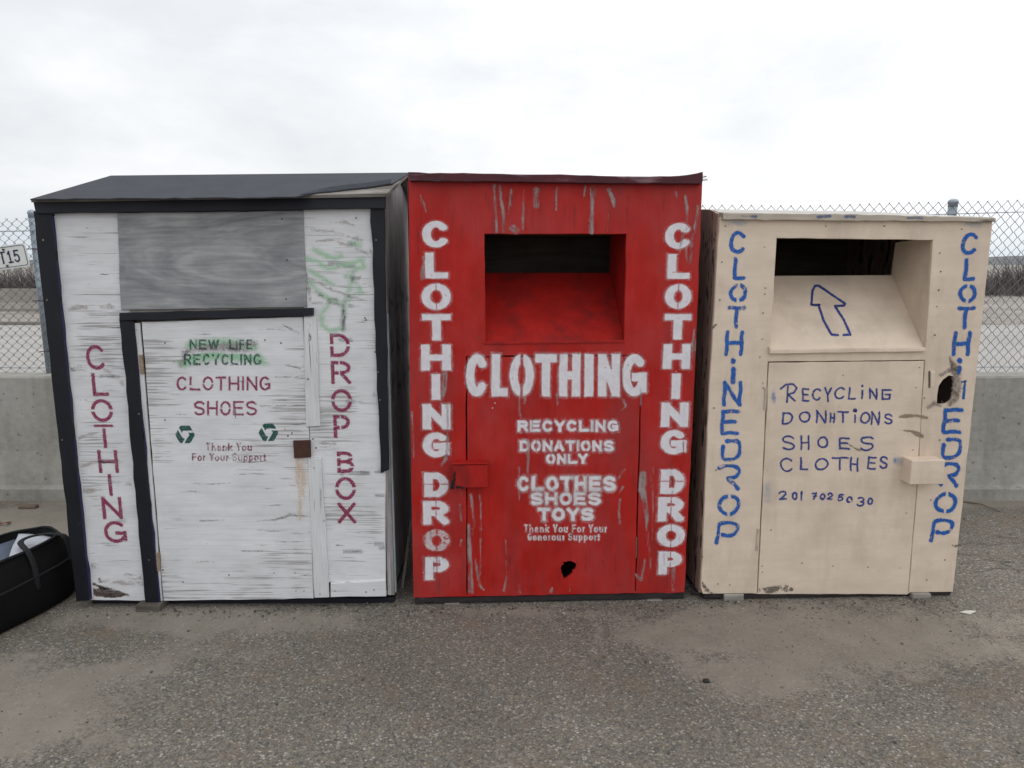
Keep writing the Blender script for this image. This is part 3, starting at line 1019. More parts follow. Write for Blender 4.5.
# dry brush beyond the road
def brush(name, x0, x1, y0, y1, n, h0, h1, label, rad=0.012):
    vs, fs = [], []
    r = random.Random(int(x0 * 10) + n)
    for _ in range(n):
        x, y = r.uniform(x0, x1), r.uniform(y0, y1)
        hh = r.uniform(h0, h1) * (0.65 + 0.35 * math.sin(x * 0.9 + 1.3 * math.sin(x * 0.31)))
        p = Vector((x, y, r.uniform(0, 0.25) * hh))
        d = Vector((r.gauss(0, 0.55), r.gauss(0, 0.4), 1.0)).normalized()
        L = hh * r.uniform(0.4, 1.0)
        seg = 3
        w = rad * r.uniform(0.6, 1.4)
        ring = None
        for k in range(seg + 1):
            ww = w * (1 - k / seg) + 0.002
            s = len(vs)
            vs.extend(((p.x - ww, p.y, p.z), (p.x + ww, p.y - ww * 0.5, p.z), (p.x, p.y + ww, p.z)))
            if ring is not None:
                for q in range(3):
                    fs.append((ring + q, ring + (q + 1) % 3, s + (q + 1) % 3, s + q))
            ring = s
            d = (d + Vector((r.gauss(0, .28), r.gauss(0, .28), r.gauss(0, .15)))).normalized()
            p = p + d * (L / seg)
    o = link(name, mesh_from(name, vs, fs), M['twig'])
    return tag(o, label, kind='stuff')


brush('dry_brush', 15, 60, 34.5, 41, 15000, 1.4, 2.5, 'brown leafless brush beyond the road, seen through the fence at right', 0.022)
brush('dry_brush', -45, 15, 33.5, 40, 15000, 1.5, 2.6, 'brown leafless brush beyond the road, behind the far barrier', 0.022)

# ------------------------------------------------------------------ white wooden drop box
W = Bin('donation_bin', (-2.05, 3.05), (-0.59, 3.05), 'weathered white wooden clothing drop box with black trim and a pitched felt roof')
wr = W.root
D = 1.22
# shell
xl, xr = W.L(40, 260).x + 0.012, W.L(384, 590).x
zb = 0.05
eL, eR = W.L(33, 206), W.L(386, 199)
ridge_y = 0.58
pL = W.L(104, 176.5, -ridge_y)
pR = W.L(400, 173.5, -ridge_y)
ze = (eL.z + eR.z) / 2
zr = (pL.z + pR.z) / 2
gable = [(0.03, zb), (D, zb), (D, ze - 0.012), (ridge_y, zr - 0.017), (0.03, ze - 0.008)]
W.side('side_wall', xl - 0.0, gable, 0.016, M['side_ply'])
W.side('side_wall', xr + 0.012, gable, 0.016, M['side_ply'])
W.box('back_wall', xl + .017, xr + .011, D - 0.02, D, zb, ze - .03, M['side_ply'])
W.box('floor_panel', xl + .017, xr + .011, 0.03, D - .021, zb, zb + 0.02, M['old_wood'])
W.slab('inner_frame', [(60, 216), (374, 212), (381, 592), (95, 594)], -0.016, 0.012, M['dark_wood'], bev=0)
# corner posts on the right side
W.side('corner_post', xr + 0.0285, [(0.03, zb), (0.085, zb), (0.085, ze - 0.03), (0.03, ze - 0.03)], 0.014, M['old_wood_v'])
W.side('corner_post', xr + 0.0285, [(D - 0.07, zb), (D, zb), (D, ze - 0.03), (D - 0.07, ze - 0.03)], 0.014, M['old_wood_v'])
bm = bmesh.new()
add_box(bm, xr + 0.0435, xr + 0.052, 0.034, 0.05, 0.06, 1.38, 0.001)
bm_obj('metal_edge', bm, M['galv'], wr)
# front sheets
W.slab('front_panel', [(51, 212), (123, 209), (136, 420), (150, 601), (89, 600)], 0.0, 0.015, M['white_ply_worn'])
W.slab('front_panel', [(303, 209), (378, 207), (385, 470), (385.5, 581), (315, 583), (309.8, 440), (304, 330)], 0.0, 0.015, M['white_ply'])
W.slab('front_panel', [(120, 208), (305, 206), (307, 316), (124, 319)], -0.002, 0.013, M['old_wood'], step=0)
W.slab('patch_panel', [(117, 213), (303, 210.5), (306.5, 307), (121, 310)], 0.010, 0.010, M['grey_ply'], bev=0.0015)
W.slab('door', [(141.5, 322), (302.5, 317), (309, 440), (313.5, 598.5), (163.5, 601)], 0.008, 0.016, M['white_ply'])
door = wr.children[-1]
# battens
W.slab('batten', [(303.5, 317), (316, 316.5), (320, 426), (306, 427)], 0.014, 0.012, M['white_strip'], amp=0.3)
W.slab('batten', [(307.5, 459), (321, 458), (329, 597.5), (314.5, 598)], 0.014, 0.012, M['white_strip'], amp=0.3)
W.slab('skirt_board', [(330.5, 583.5), (385.5, 580.5), (386, 596.5), (330.5, 597.5)], 0.010, 0.014, M['white_ply'])
W.slab('strip', [(134.5, 323), (139.5, 323), (162, 601), (158.5, 602)], 0.012, 0.010, M['white_strip'], bev=0.001, amp=0.15)
# black trim
W.slab('trim_board', [(33, 211), (51, 211), (89.5, 600.5), (76, 601.5)], 0.020, 0.020, M['black_trim'], amp=0.3)
W.slab('trim_board', [(370.5, 207), (384, 206), (388.5, 470), (380.5, 473.5)], 0.018, 0.018, M['black_trim'], amp=0.35)
W.slab('trim_board', [(119, 321), (133, 321), (159, 604.5), (145.5, 606)], 0.022, 0.022, M['black_trim'], amp=0.4)
W.slab('header_board', [(119, 313), (312.5, 308), (312.5, 315.5), (119, 321)], 0.026, 0.024, M['black_trim_h'], amp=0.35)
W.slab('fascia', [(32.5, 199.5), (200, 198.5), (384.5, 194), (384.5, 208.5), (35.5, 213.5)], 0.034, 0.030, M['black_trim_h'], amp=0.25)
W.slab('paint_edge', [(50.4, 214), (51.8, 214), (90.4, 600), (89.0, 600)], 0.0185, 0.018, M['blue_edge'], bev=0, amp=0.4)
W.slab('paint_edge', [(53.2, 216), (55, 216), (93.5, 598), (91.8, 599)], 0.004, 0.003, M['white_strip'], bev=0, amp=0.3)
W.slab('paint_edge', [(132.7, 323), (133.7, 323), (160.2, 604), (159.2, 604)], 0.020, 0.018, M['blue_edge'], bev=0, amp=0.4)
# fixings
W.slab('hasp', [(293, 441), (310, 440.5), (310.5, 457.5), (294, 458.5)], 0.024, 0.012, M['rust'], bev=0.002, step=0)
for pts in ([(138.5, 355), (142, 355), (143.5, 374), (140, 374)], [(155.5, 553), (158.5, 553), (160, 571), (157, 571)]):
    W.slab('hinge', pts, 0.020, 0.012, M['hinge'], bev=0.001, step=0)
# roof: boards and felt
def roof(side):
    sgn = 1
    if side == 'front':
        y0, z0l, z0r = -0.05, W.L(31, 199, 0.05).z, W.L(387, 193.5, 0.05).z
    else:
        y0, z0l, z0r = 2 * ridge_y + 0.07, ze - 0.0, ze - 0.0
    x0, x1 = W.L(30.5, 199, 0.05).x, W.L(386, 195, 0.05).x + 0.004
    a = Vector((x0, y0, z0l))
    b = Vector((x1, y0, z0r))
    c = Vector((x1, ridge_y, pR.z))
    d = Vector((x0, ridge_y, pL.z))
    n = (b - a).cross(d - a).normalized()
    if n.z < 0:
        n = -n
    return a, b, c, d, n


def thick(name, poly, n, t, mat, parent=wr):
    vs = [p for p in poly] + [p - n * t for p in poly]
    k = len(poly)
    fs = [tuple(range(k)), tuple(range(2 * k - 1, k - 1, -1))] + [(i, i + k, (i + 1) % k + k, (i + 1) % k) for i in range(k)]
    bm = bmesh.new()
    bv = [bm.verts.new(v) for v in vs]
    for f in fs:
        bm.faces.new([bv[i] for i in f])
    bmesh.ops.triangulate(bm, faces=[f for f in bm.faces if len(f.verts) > 4])
    return bm_obj(name, bm, mat, parent)


a, b, c, d, n = roof('front')
thick('roof_board', [a, b, c, d], n, 0.014, bare_wood('rotten roof board', (0.07, 0.062, 0.056), (0.17, 0.155, 0.14), (0.36, 0.335, 0.31), fine=55))
lift = n * 0.005
top = lambda px, py: W.Lp(px, py, a + lift, n)
felt_edge = [(30, 199)] + [(x, 199.0 - (x - 30) * 0.007 + random.uniform(-.9, .5)) for x in range(42, 305, 11)] + [(306, 194.4), (318, 192.6), (330, 191.6), (346, 189.4), (366, 187.4), (392, 183.4)]
fp = [top(x, y) for x, y in felt_edge] + [c + lift + Vector((0.012, 0, 0)), d + lift + Vector((-0.004, 0, 0))]
thick('roof_felt', fp, n, 0.004, M['felt'])
# lifted lip of the torn felt
bm = bmesh.new()
tp = [(300, 195.2), (318, 192.6), (330, 191.6), (346, 189.4), (366, 187.4), (391, 183.6)]
lo = [bm.verts.new(top(x, y) + n * 0.002) for x, y in tp]
hi = [bm.verts.new(top(x + 1, y - 1.0) + n * (0.004 + 0.012 * min(1, i / 2))) for i, (x, y) in enumerate(tp)]
for i in range(len(tp) - 1):
    bm.faces.new((lo[i], lo[i + 1], hi[i + 1], hi[i]))
bm_obj('felt_flap', bm, M['felt'], wr)
a2, b2, c2, d2, n2 = roof('back')
thick('roof_board', [a2, b2, c2, d2], n2, 0.014, M['old_wood'])
thick('roof_felt', [a2 + n2 * .005, b2 + n2 * .005, c2 + n2 * .005 + Vector((0.012, 0, 0)), d2 + n2 * .005], n2, 0.004, M['felt'])
# feet
for px, py, hgt in ((148, 613, 0.05), (372, 602, 0.042)):
    g = W.Mi @ gnd(px, py)
    W.box('skid', g.x - 0.055, g.x + 0.055, g.y, 1.15, 0.0, hgt - 0.012, M['skid'])
W.slab('dark_gap_strip', [(92, 600.5), (394, 597.5), (394, 602.5), (92, 606.0)], -0.035, 0.05, M['black_trim_h'], amp=0.5)  # added dark strip standing in for the shade below the white box
# nail heads
def nails(bin_, pts, w, r=0.0035, mat='nail', parent=None):
    bm = bmesh.new()
    for px, py in pts:
        p = bin_.L(px, py, w)
        add_tube(bm, [(p.x, p.y + 0.002, p.z), (p.x, p.y - 0.0012, p.z)], r * random.uniform(0.7, 1.2), 7)
    o = bm_obj('nail_heads', bm, M[mat], parent or bin_.root)
    o['kind'] = 'stuff'
    return o


nails(W, [(165, 343), (265, 340), (281, 343), (285, 429), (292, 433), (288, 436), (229, 575), (274, 573), (295, 573), (296, 591), (304, 591), (163, 570), (183, 582), (165, 420)], 0.008)
nails(W, [(282, 219), (287, 260), (286, 299), (356, 218), (375, 352)], 0.0105)
nails(W, [(366, 320), (313, 439), (316, 448), (335, 591), (366, 592), (374, 590), (365, 318)], 0.0105)
nails(W, [(314, 468), (324, 521), (320, 594), (308, 379)], 0.0145)
nails(W, [(43, 240), (47, 300), (136, 330), (139, 414), (378, 372), (380, 400), (376, 240), (149, 560), (62, 440)], 0.0225, 0.003, 'hinge')

# lettering on the white box
maroon = decal_mat('maroon stencil paint', (0.23, 0.018, 0.070), 0.55, halo=0.10, halo_w=2.0, amp=0.5, wear=(0.30, 0.06), opac=0.92, col2=(0.28, 0.035, 0.095))
green = decal_mat('green stencil paint', (0.035, 0.085, 0.085), 0.6, halo=0.10, halo_w=2.2, amp=0.5, wear=(0.32, 0.1), opac=0.78)
hg = [('h', 1.0, 0.5)]
colL = [('C', 86, 106, 345, 370, None), ('L', 92, 108, 373, 396, None), ('O', 91, 113, 399, 422, [('h', 1.2, .5)]), ('T', 95, 114, 424.5, 448, [('h', 0.7, 0.14)]),
        ('H', 98, 118, 450, 473, None), ('I', 107.5, 113, 474, 496, None), ('N', 102, 122, 497, 519, None), ('G', 104, 127, 521, 543, None)]
W.letters([letter(ch, x0, x1, t_, b_, 1.75, 0.10, False, g) for ch, x0, x1, t_, b_, g in colL], 0.0, maroon)
colR = [('D', 330, 350, 333.5, 357, [('h', 1.1, .5)]), ('R', 331, 351, 361, 384, [('v', .7, .42)]), ('O', 331, 352, 389, 412, [('h', 1.2, .5)]), ('P', 333.5, 350, 415, 438, [('v', .7, .42)]),
        ('B', 337, 354, 451.5, 473, [('h', 0.8, .27), ('h', .8, .72)]), ('O', 335, 356, 477, 500, [('h', 1.2, .5)]), ('X', 337.5, 356, 502.5, 523.5, None)]
W.letters([letter(ch, x0, x1, t_, b_, 1.75, 0.03, False, g) for ch, x0, x1, t_, b_, g in colR], 0.0, maroon)
thin_g = {'O': [('h', .6, .5)], 'D': [('h', .5, .5)]}
W.decal('lettering', line_text('CLOTHING', 176.5, 270.5, 376.5, 390.5, 1.05, thin_g, gap_px=2.0) + line_text('SHOES', 194, 257, 401, 415.5, 1.05, thin_g, gap_px=2.0)
        + [stroke([(235.5, 410), (235.5, 418)], .5, .5, 2)], 0.008, maroon, door)
grn_blur = decal_mat('faint green overspray', (0.25, 0.56, 0.31), 4.5, amp=3.0, nscale=25, opac=0.72)
brn_blur = decal_mat('faint brown overspray', (0.33, 0.26, 0.28), 3.0, amp=2.0, nscale=25, opac=0.55)
W.decal('overspray', [stroke([(182, 364), (200, 356), (230, 352), (258, 359), (268, 364)], [4, 5, 7, 5, 1], 1.0, 9), stroke([(190, 346), (215, 344), (252, 346)], [4, 5, 5], 1.0, 9)], 0.008, grn_blur, door).data.update()
W.decal('overspray', [stroke([(183, 352), (205, 347), (254, 344)], [1.5, 3, 2.5], 1.0, 6), stroke([(180, 366), (186, 352)], 1.5, 1, 6)], 0.0084, brn_blur, door)
W.decal('lettering', line_text('NEW', 189.5, 219, 339.5, 349.5, 0.85, gap_px=1.5, wide={'W': 1.4}) + line_text('LIFE', 229, 252, 339.5, 349.5, 0.85, gap_px=1.5)
        + line_text('RECYCLING', 184, 261, 354, 365, 0.9, thin_g, gap_px=1.8), 0.0088, green, door)
serif = decal_mat('maroon stencil script', (0.20, 0.030, 0.065), 0.45, amp=0.7, nscale=220, wear=(0.36, 0.08), opac=0.85)
W.decal('lettering', line_text('Thank You', 206, 252, 442.8, 451, 0.62, gap_px=0.9, step=.4, margin=3.5) + line_text('For Your Support', 192, 266, 453, 461, 0.62, gap_px=0.9, step=.4, margin=3.5), 0.008, serif, door)


def recycle(cx, cy, r):
    pts = [(cx + r * math.cos(R(a)), cy - r * math.sin(R(a))) for a in (118, 62, -2, -58, -122, -178)]
    P = grid(cx - r - 5, cx + r + 5, cy - r - 5, cy + r + 5, 0.5)
    sd = np.full(P.shape[:2], 99.)
    for a, b in zip(pts, pts[1:] + pts[:1]):
        sd = np.minimum(sd, seg_sdf(P, a, b, 2.5, False))
    # the open folds between the three arrows, cut aslant
    for ang in (30, 150, 270):
        dx, dy = math.cos(R(ang)), -math.sin(R(ang))
        q = P - np.array((cx + dx * r * .8, cy + dy * r * .8))
        e = np.array((math.cos(R(ang + 62)), -math.sin(R(ang + 62))))
        near = np.linalg.norm(q, axis=-1) < r * 0.62
        sd = np.where(near, np.maximum(sd, 0.95 - np.abs(q @ e)), sd)
    return P, sd


rc = decal_mat('dark green stencil', (0.018, 0.085, 0.075), 0.5, amp=0.6, wear=(0.30, 0.06), opac=0.95)
for cx, cy in ((185, 434.5), (268.5, 432.5)):
    W.decal('recycling_symbol', [recycle(cx, cy, 7.2)], 0.008, rc, door)
# green graffiti scribble, peeled spots, rust run, rot at the foot
scrib = decal_mat('pale green spray scribble', (0.34, 0.60, 0.38), 3.2, amp=1.6, nscale=40, opac=0.8, wear=(0.30, 0.16))
W.decal('scribble', [stroke([(314, 250), (322, 254), (334, 258), (341, 256)], 1.8, 1), stroke([(306, 258), (318, 262), (326, 268), (336, 268)], 1.8, 1),
                     stroke([(340, 266), (356, 262), (362, 259), (364, 267), (352, 270), (346, 276)], 1.8, 1), stroke([(309, 270), (320, 277), (332, 284)], 2, 1),
                     stroke([(352, 274), (349, 290), (345, 306), (343, 318), (344, 330)], 2, 1), stroke([(310, 282), (318, 292), (330, 300), (343, 304)], 2.2, 1),
                     stroke([(330, 303), (322, 314), (322, 326), (330, 331), (342, 328), (345, 316), (342, 308)], 1.7, 1), stroke([(357, 238), (360, 246), (352, 243)], 1.6, 1),
                     stroke([(352, 278), (362, 292), (350, 298)], 1.4, 1)], 0.0, scrib)
rust_run = decal_mat('rust run', (0.60, 0.38, 0.15), 3.0, amp=3.5, nscale=45, opac=0.5, grain=(1, 1, .25), wear=(0.36, 0.25))
W.decal('rust_stain', [stroke([(301, 460), (302, 478), (301, 498), (300, 518)], [6, 5, 4, 2], 1)], 0.0082, rust_run, door)
bare = decal_mat('bare grey wood', (0.30, 0.26, 0.245), 1.1, amp=2.6, nscale=80, opac=0.8, col2=(0.46, 0.42, 0.40), grain=(.7, 1, 2.5), wear=(0.40, 0.16))
W.decal('peeled_paint', [stroke(p, h, 0.8, 2.5) for p, h in (
    ([(69, 310), (78, 307), (86, 308)], [1.5, 3, 1.5]), ([(101, 307), (110, 306), (114, 307)], [1, 2.4, 1]), ([(68, 371), (80, 368), (90, 370)], [1.5, 2.2, 1]),
    ([(105, 370), (118, 378), (122, 384)], [1.5, 2.5, 1.5]), ([(108, 342), (120, 343)], [1, 1.3]), ([(75, 440), (90, 434), (100, 431)], [1, 1.4, .7]), ([(80, 467), (96, 462), (112, 463)], [1, 2, .7]),
    ([(80, 490), (90, 491), (100, 489)], [2, 2.2, 1]), ([(112, 482), (130, 484)], [.7, 1.2]), ([(92, 566), (96, 566)], 2), ([(126, 575), (136, 578), (145, 577)], [2, 3, 3]), ([(100, 580), (125, 583), (142, 584)], [1.5, 2, 2]))], 0.0, bare)
W.decal('peeled_paint', [stroke(p, h, 0.8, 2.5) for p, h in (
    ([(330, 222), (345, 222), (355, 226)], [.6, 1.6, .6]), ([(312, 230), (330, 231), (350, 237), (362, 240)], [.5, 1, .8, .5]), ([(316, 241), (335, 241), (352, 247), (368, 254)], [.6, 1.5, 1.2, .8]),
    ([(308, 279), (320, 283), (332, 290), (346, 295), (366, 301)], [1.4, 1.4, 1.3, 1, .6]), ([(308, 290), (322, 296)], [1.5, .8]), ([(322, 445), (334, 443)], [3, 2]), ([(312, 303), (326, 302), (345, 306)], [.6, .8, .5]),
    ([(306, 272), (309, 288), (310, 300)], [1, 2.2, 1]), ([(364, 284), (371, 286)], [.6, .6]))], 0.0, bare)
rot = decal_mat('rotten dark wood', (0.045, 0.03, 0.025), 0.8, amp=2.2, nscale=45, opac=0.95, col2=(0.12, 0.085, 0.07), grain=(1, 1, 2.5))
W.decal('rotten_wood', [stroke([(94, 592), (105, 593), (118, 594), (128, 595)], [3.5, 4.5, 3.5, .8], 0.8, 2.5), stroke([(93, 584), (104, 588), (112, 589)], [1, 1.5, .6], 0.8, 2.5)], 0.0004, rot)
drk = decal_mat('dark weather checks', (0.13, 0.115, 0.11), 0.6, amp=0.9, nscale=70, opac=0.6, wear=(0.36, 0.12), grain=(1, 1, 2))
ck = []
for _ in range(34):
    x = random.choice([random.uniform(166, 300), random.uniform(240, 303), random.uniform(160, 205)])
    y = random.uniform(325, 592)
    L = random.uniform(8, 42)
    if 176 < x + L / 2 < 272 and 336 < y < 462 and random.random() < 0.6:
        continue
    x1 = min(x + L, 303 + (y - 320) * 0.035)
    if x1 - x < 5:
        continue
    ck.append(stroke([(x, y), ((x + x1) / 2, y + random.uniform(-1.2, 1.2)), (x1, y + random.uniform(-1.5, 1))], [0.1, random.uniform(.2, .65), 0.1], 0.7, 1.5))
ck += [stroke(p, h, .7, 2) for p, h in (([(257, 521), (275, 520), (290, 515), (306, 516)], [.2, .8, 1.3, .4]), ([(200, 521), (225, 520)], [.8, .2]), ([(242, 551), (262, 551)], [.5, .5]),
                                      ([(283, 325), (292, 330), (299, 333)], [.4, 1.4, .4]), ([(285, 365), (300, 368)], [.5, 1.2]), ([(275, 377), (303, 377)], .5), ([(260, 406), (304, 405)], .5))]
W.decal('weather_check', ck, 0.0078, drk, door)
ck = []
for x0_, x1_, n_ in ((322, 376, 30), (62, 125, 14)):
    for _ in range(n_):
        y = random.uniform(220, 575)
        sh = (y - 213) * (0.0 if x0_ > 300 else 0.09)
        xx = random.uniform(x0_, x1_) + sh if random.random() < .5 else x1_ + sh + (y - 213) * .025 - random.uniform(2, 9)
        L = random.uniform(5, 22)
        xe = min(xx + L, x1_ + sh + (y - 213) * .025)
        if xe - xx > 3:
            ck.append(stroke([(xx, y), (xe, y + random.uniform(-1.2, 1))], [0.1, random.uniform(.2, .6)], 0.7, 1.5))
W.decal('weather_check', ck, -0.0003, drk)
smudge = decal_mat('dark scrawl', (0.06, 0.05, 0.055), 2.0, amp=1.2, nscale=40, opac=0.55)
sg = []
for zc, n_ in ((1.42, 4), (1.22, 4), (1.02, 4)):
    for k in range(n_):
        yy = 0.22 + k * 0.17
        sg.append(stroke([(yy * 200, -zc * 200 - 12), (yy * 200 + random.uniform(-3, 3), -zc * 200 + 12)], 3.0, 1.2, 4))
        sg.append(stroke([(yy * 200, -zc * 200 + random.uniform(-10, 10)), (yy * 200 + 16, -zc * 200 + random.uniform(-10, 10))], 2.5, 1.2, 4))
decal_obj('scrawl', sg, lambda x, y: (xr + 0.0292, x / 200., -y / 200.), smudge, wr)

# ------------------------------------------------------------------ red drop box
Rd = Bin('donation_bin', (-0.467, 3.06), (0.826, 3.12), 'red painted wooden clothing bin with white stencilled letters, middle of the three')
rr = Rd.root
holeR0 = [(562, 565), (565, 562), (570, 561), (575, 563), (576, 567), (573, 573), (568, 577), (564, 579), (562, 574), (560.5, 569)]
holeR = densify(holeR0, 1.4, 0.5, np.random.default_rng(3))
opR = [(484.5, 234), (626.5, 234), (624.0, 341.5), (485.5, 343)]
doorR = [(466, 356.5), (642, 355), (640.5, 420), (636, 591.6), (466.5, 595.0)]
tor = [(449, 486), (453, 478), (456, 470), (457, 486)]
Rd.slab('front_panel', [(408.5, 178), (702.5, 180), (696, 350), (684.5, 592.4), (413.3, 597.9), (410, 400)], 0.0, 0.016, M['red'], holes=[opR, doorR], amp=0.25)
Rd.slab('door', [(467.0, 357.5), (641.0, 356.1), (639.3, 420), (634.8, 593.2), (467.5, 596.6)], 0.0005, 0.016, M['red'], holes=[holeR], amp=0.12, bev=0.0012)
doorr = rr.children[-1]
xl, xr = Rd.L(408.5, 300).x, Rd.L(702, 184).x
zb, zt = 0.05, Rd.L(555, 182).z
D = 0.85
Rd.box('side_wall', xl + .004, xl + .02, .0165, D, zb, zt, M['red_side'])
Rd.box('side_wall', xr - .02, xr - .004, .0165, D, zb, zt, M['red_side'])
Rd.box('back_wall', xl + .021, xr - .021, D - .018, D, zb, zt, M['dark_wood'])
Rd.box('floor_panel', xl + .021, xr - .021, .0165, D - .019, zb - .004, zb + .014, M['dark_wood'])
# chute: sloping panel and two cheeks, dark inside above
top_b = [Rd.L(487, 273, -0.40), Rd.L(613, 271.5, -0.40)]
bot_f = [Rd.L(485, 342.2, -0.018), Rd.L(623.5, 340.8, -0.018)]
tl = [Rd.L(484.5, 234, -0.017), Rd.L(626.5, 234, -0.017)]
def quad_panel(bin_, name, pts, n, t, mat):
    return thick(name, [Vector(p) for p in pts], Vector(n).normalized(), t, mat, bin_.root)


x0, x1 = tl[0].x - .002, tl[1].x + .002
zc0, zc1 = top_b[0].z, bot_f[0].z
quad_panel(Rd, 'chute_panel', [(x0, 0.0165, zc1), (x1, 0.0165, zc1 + .002), (x1, 0.40, zc0), (x0, 0.40, zc0)], (0, -(zc0 - zc1), 0.385), 0.012, M['red_dull'])
for x, s in ((x0 - .001, -1), (x1 + .001, 1)):
    quad_panel(Rd, 'chute_side', [(x, 0.0165, zc1 - .02), (x, 0.0165, tl[0].z + .01), (x, 0.42, tl[0].z + .01), (x, 0.42, zc0 - .05)], (-s, 0, 0), 0.012, M['red_dull'])
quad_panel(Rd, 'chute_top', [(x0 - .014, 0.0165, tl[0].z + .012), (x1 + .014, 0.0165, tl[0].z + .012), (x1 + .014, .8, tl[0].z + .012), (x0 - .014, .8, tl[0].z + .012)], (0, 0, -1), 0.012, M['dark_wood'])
# bottom lip of the chute
Rd.slab('chute_lip', [(484, 341.8), (624.5, 340.2), (624.5, 342.6), (484, 344.4)], 0.006, 0.006, M['red_dull'], bev=0.001, step=0)
# roof sheet with its ragged lip
topl = [(408, 172.0), (440, 172.8), (475, 173.3), (520, 174.3), (560, 174.2), (600, 175.8), (640, 176.4), (670, 176.2), (688, 174.8), (697, 173.2), (703, 171.6)]
botl = [(703, 180), (702, 184), (640, 183.4), (560, 182.6), (480, 181.6), (410, 180.8)]
Rd.slab('roof', topl + botl, 0.038, D + 0.06, M['red_roof'], amp=0.25, step=9)
bm = bmesh.new()
for k in range(4):
    p = Rd.L(702.5, 176 + k * 1.6, 0.03)
    add_tube(bm, [p, p + Vector((random.uniform(.012, .022), -.004, random.uniform(-.004, .008)))], 0.0015, 4)
bm_obj('splinter', bm, M['old_wood'], rr)
# lock cover
lk = Rd.box('lock_cover', Rd.L(453, 470, 0.05).x, Rd.L(487.5, 470, 0.05).x, -0.05, -0.001, Rd.L(470, 488, 0.05).z, Rd.L(470, 465, 0.05).z, M['red_dull'], bev=0.003)
lt = Rd.L(470, 464.6, 0.054)
Rd.box('lid', Rd.L(452, 470, 0.054).x, Rd.L(488.5, 470, 0.054).x, -0.054, -0.001, lt.z + 0.0005, lt.z + .005, M['red_dull'], parent=lk, bev=0.001)
# base frame and feet
zb_l, zb_r = Rd.L(413, 603), Rd.L(684, 596)
Rd.slab('base_frame', [(415, 598.1), (684, 592.8), (684, 598.4), (415, 603.4)], -0.006, 0.05, M['base_old'], bev=0.002, amp=0.4)
for px in (452, 655):
    g = Rd.Mi @ gnd(px, 607.5 - (px - 413) * .02)
    Rd.box('foot_block', g.x - .035, g.x + .035, g.y + .01, g.y + .75, 0.0, Rd.L(px, 603.2 - (px - 413) * .0185, -0.01).z - .001, M['old_wood'])
Rd.box('dark_gap_strip', xl + .05, xr - .05, 0.72, 0.78, 0.0, 0.044, M['dark_wood'])

# lettering on the red box
white_sp = decal_mat('white sprayed stencil', (0.80, 0.79, 0.83), 0.6, halo=0.26, halo_w=3.3, amp=0.7, nscale=90, wear=(0.28, 0.08), opac=0.97, col2=(0.70, 0.68, 0.73))
white_faded = decal_mat('faded sprayed stencil', (0.66, 0.58, 0.60), 0.8, halo=0.3, halo_w=2.6, amp=0.9, nscale=80, wear=(0.38, 0.12), opac=0.85)
vg = [('v', .45, .5)]
HW = 4.1
redL = [('C', 422, 450, 221, 247.5, None), ('L', 425, 448, 252.5, 278.5, None), ('O', 421.5, 451, 283.5, 310, vg), ('T', 422, 451, 314, 340.5, None), ('H', 421, 451, 344.5, 370.5, None),
        ('I', 431, 441, 374, 400, None), ('N', 422.5, 450.5, 404, 429.5, None), ('G', 422.5, 450, 432.5, 457.5, None), ('D', 424, 448.5, 472.5, 497, [('h', .45, .48)])]
Rd.letters([letter(c_, x0, x1, t_, b_, HW + .3, 0.012, False, g, ky=1.42) for c_, x0, x1, t_, b_, g in redL]
         + [letter('R', 423, 449, 501, 524.5, HW, .012, False, vg, ky=1.42), letter('P', 425, 449, 557, 580, HW, .012, False, vg, ky=1.42)], 0.0, white_sp)
Rd.letters([letter('O', 423.5, 450, 529.5, 551, HW, .012, False, vg, ky=1.42)], 0.0, white_faded)
redR = [('C', 665, 692, 223, 249, None), ('L', 667.5, 690, 254, 279, None), ('O', 665, 691.5, 284, 309, vg), ('T', 664.5, 691, 314, 339.5, None), ('H', 663, 690.5, 344, 369, None),
        ('I', 671, 681, 373.5, 399, None), ('N', 661, 688.5, 402.5, 427, None), ('G', 660.5, 687, 430, 454.5, None), ('D', 660.5, 684.5, 469.5, 494, [('h', .45, .48)]),
        ('R', 658, 684, 497, 521.5, vg), ('O', 657, 685, 524.5, 547, vg), ('P', 658.5, 682, 551.5, 574.5, vg)]
Rd.letters([letter(c_, x0, x1, t_, b_, HW + .3, -0.04, False, g, ky=1.42) for c_, x0, x1, t_, b_, g in redR], 0.0, white_sp)
bigc = [('C', 466, 488), ('L', 491.5, 508), ('O', 509.5, 534), ('T', 535, 557), ('H', 559, 580.5), ('I', 584, 594), ('N', 598, 620), ('G', 622, 647)]
Rd.letters([letter(c_, x0, x1, 354.0, 396.5, 4.25 if c_ != 'I' else 4.6, -.01, False, [('v', 1.4, .5)] if c_ == 'O' else None, step=.7) for c_, x0, x1 in bigc], 0.0006, white_sp)
Rd.decal('lettering', line_text('RECYCLING', 517.5, 618.5, 420.2, 431.8, 1.6, gap_px=1.0), 0.0006, white_sp, doorr)
Rd.decal('lettering', line_text('DONATIONS', 519.5, 614, 440.4, 451.6, 1.5, {'O': [('v', .35, .5)], 'A': [('v', .35, .5)]}, gap_px=1.0) + line_text('ONLY', 546, 588, 453.4, 464.1, 1.5, {'O': [('v', .35, .5)]}, gap_px=.8), 0.0006, white_sp, doorr)
white_heavy = decal_mat('heavy white overspray', (0.78, 0.77, 0.81), 0.75, halo=0.32, halo_w=3.4, amp=0.7, nscale=80, wear=(0.26, 0.06), opac=0.93)
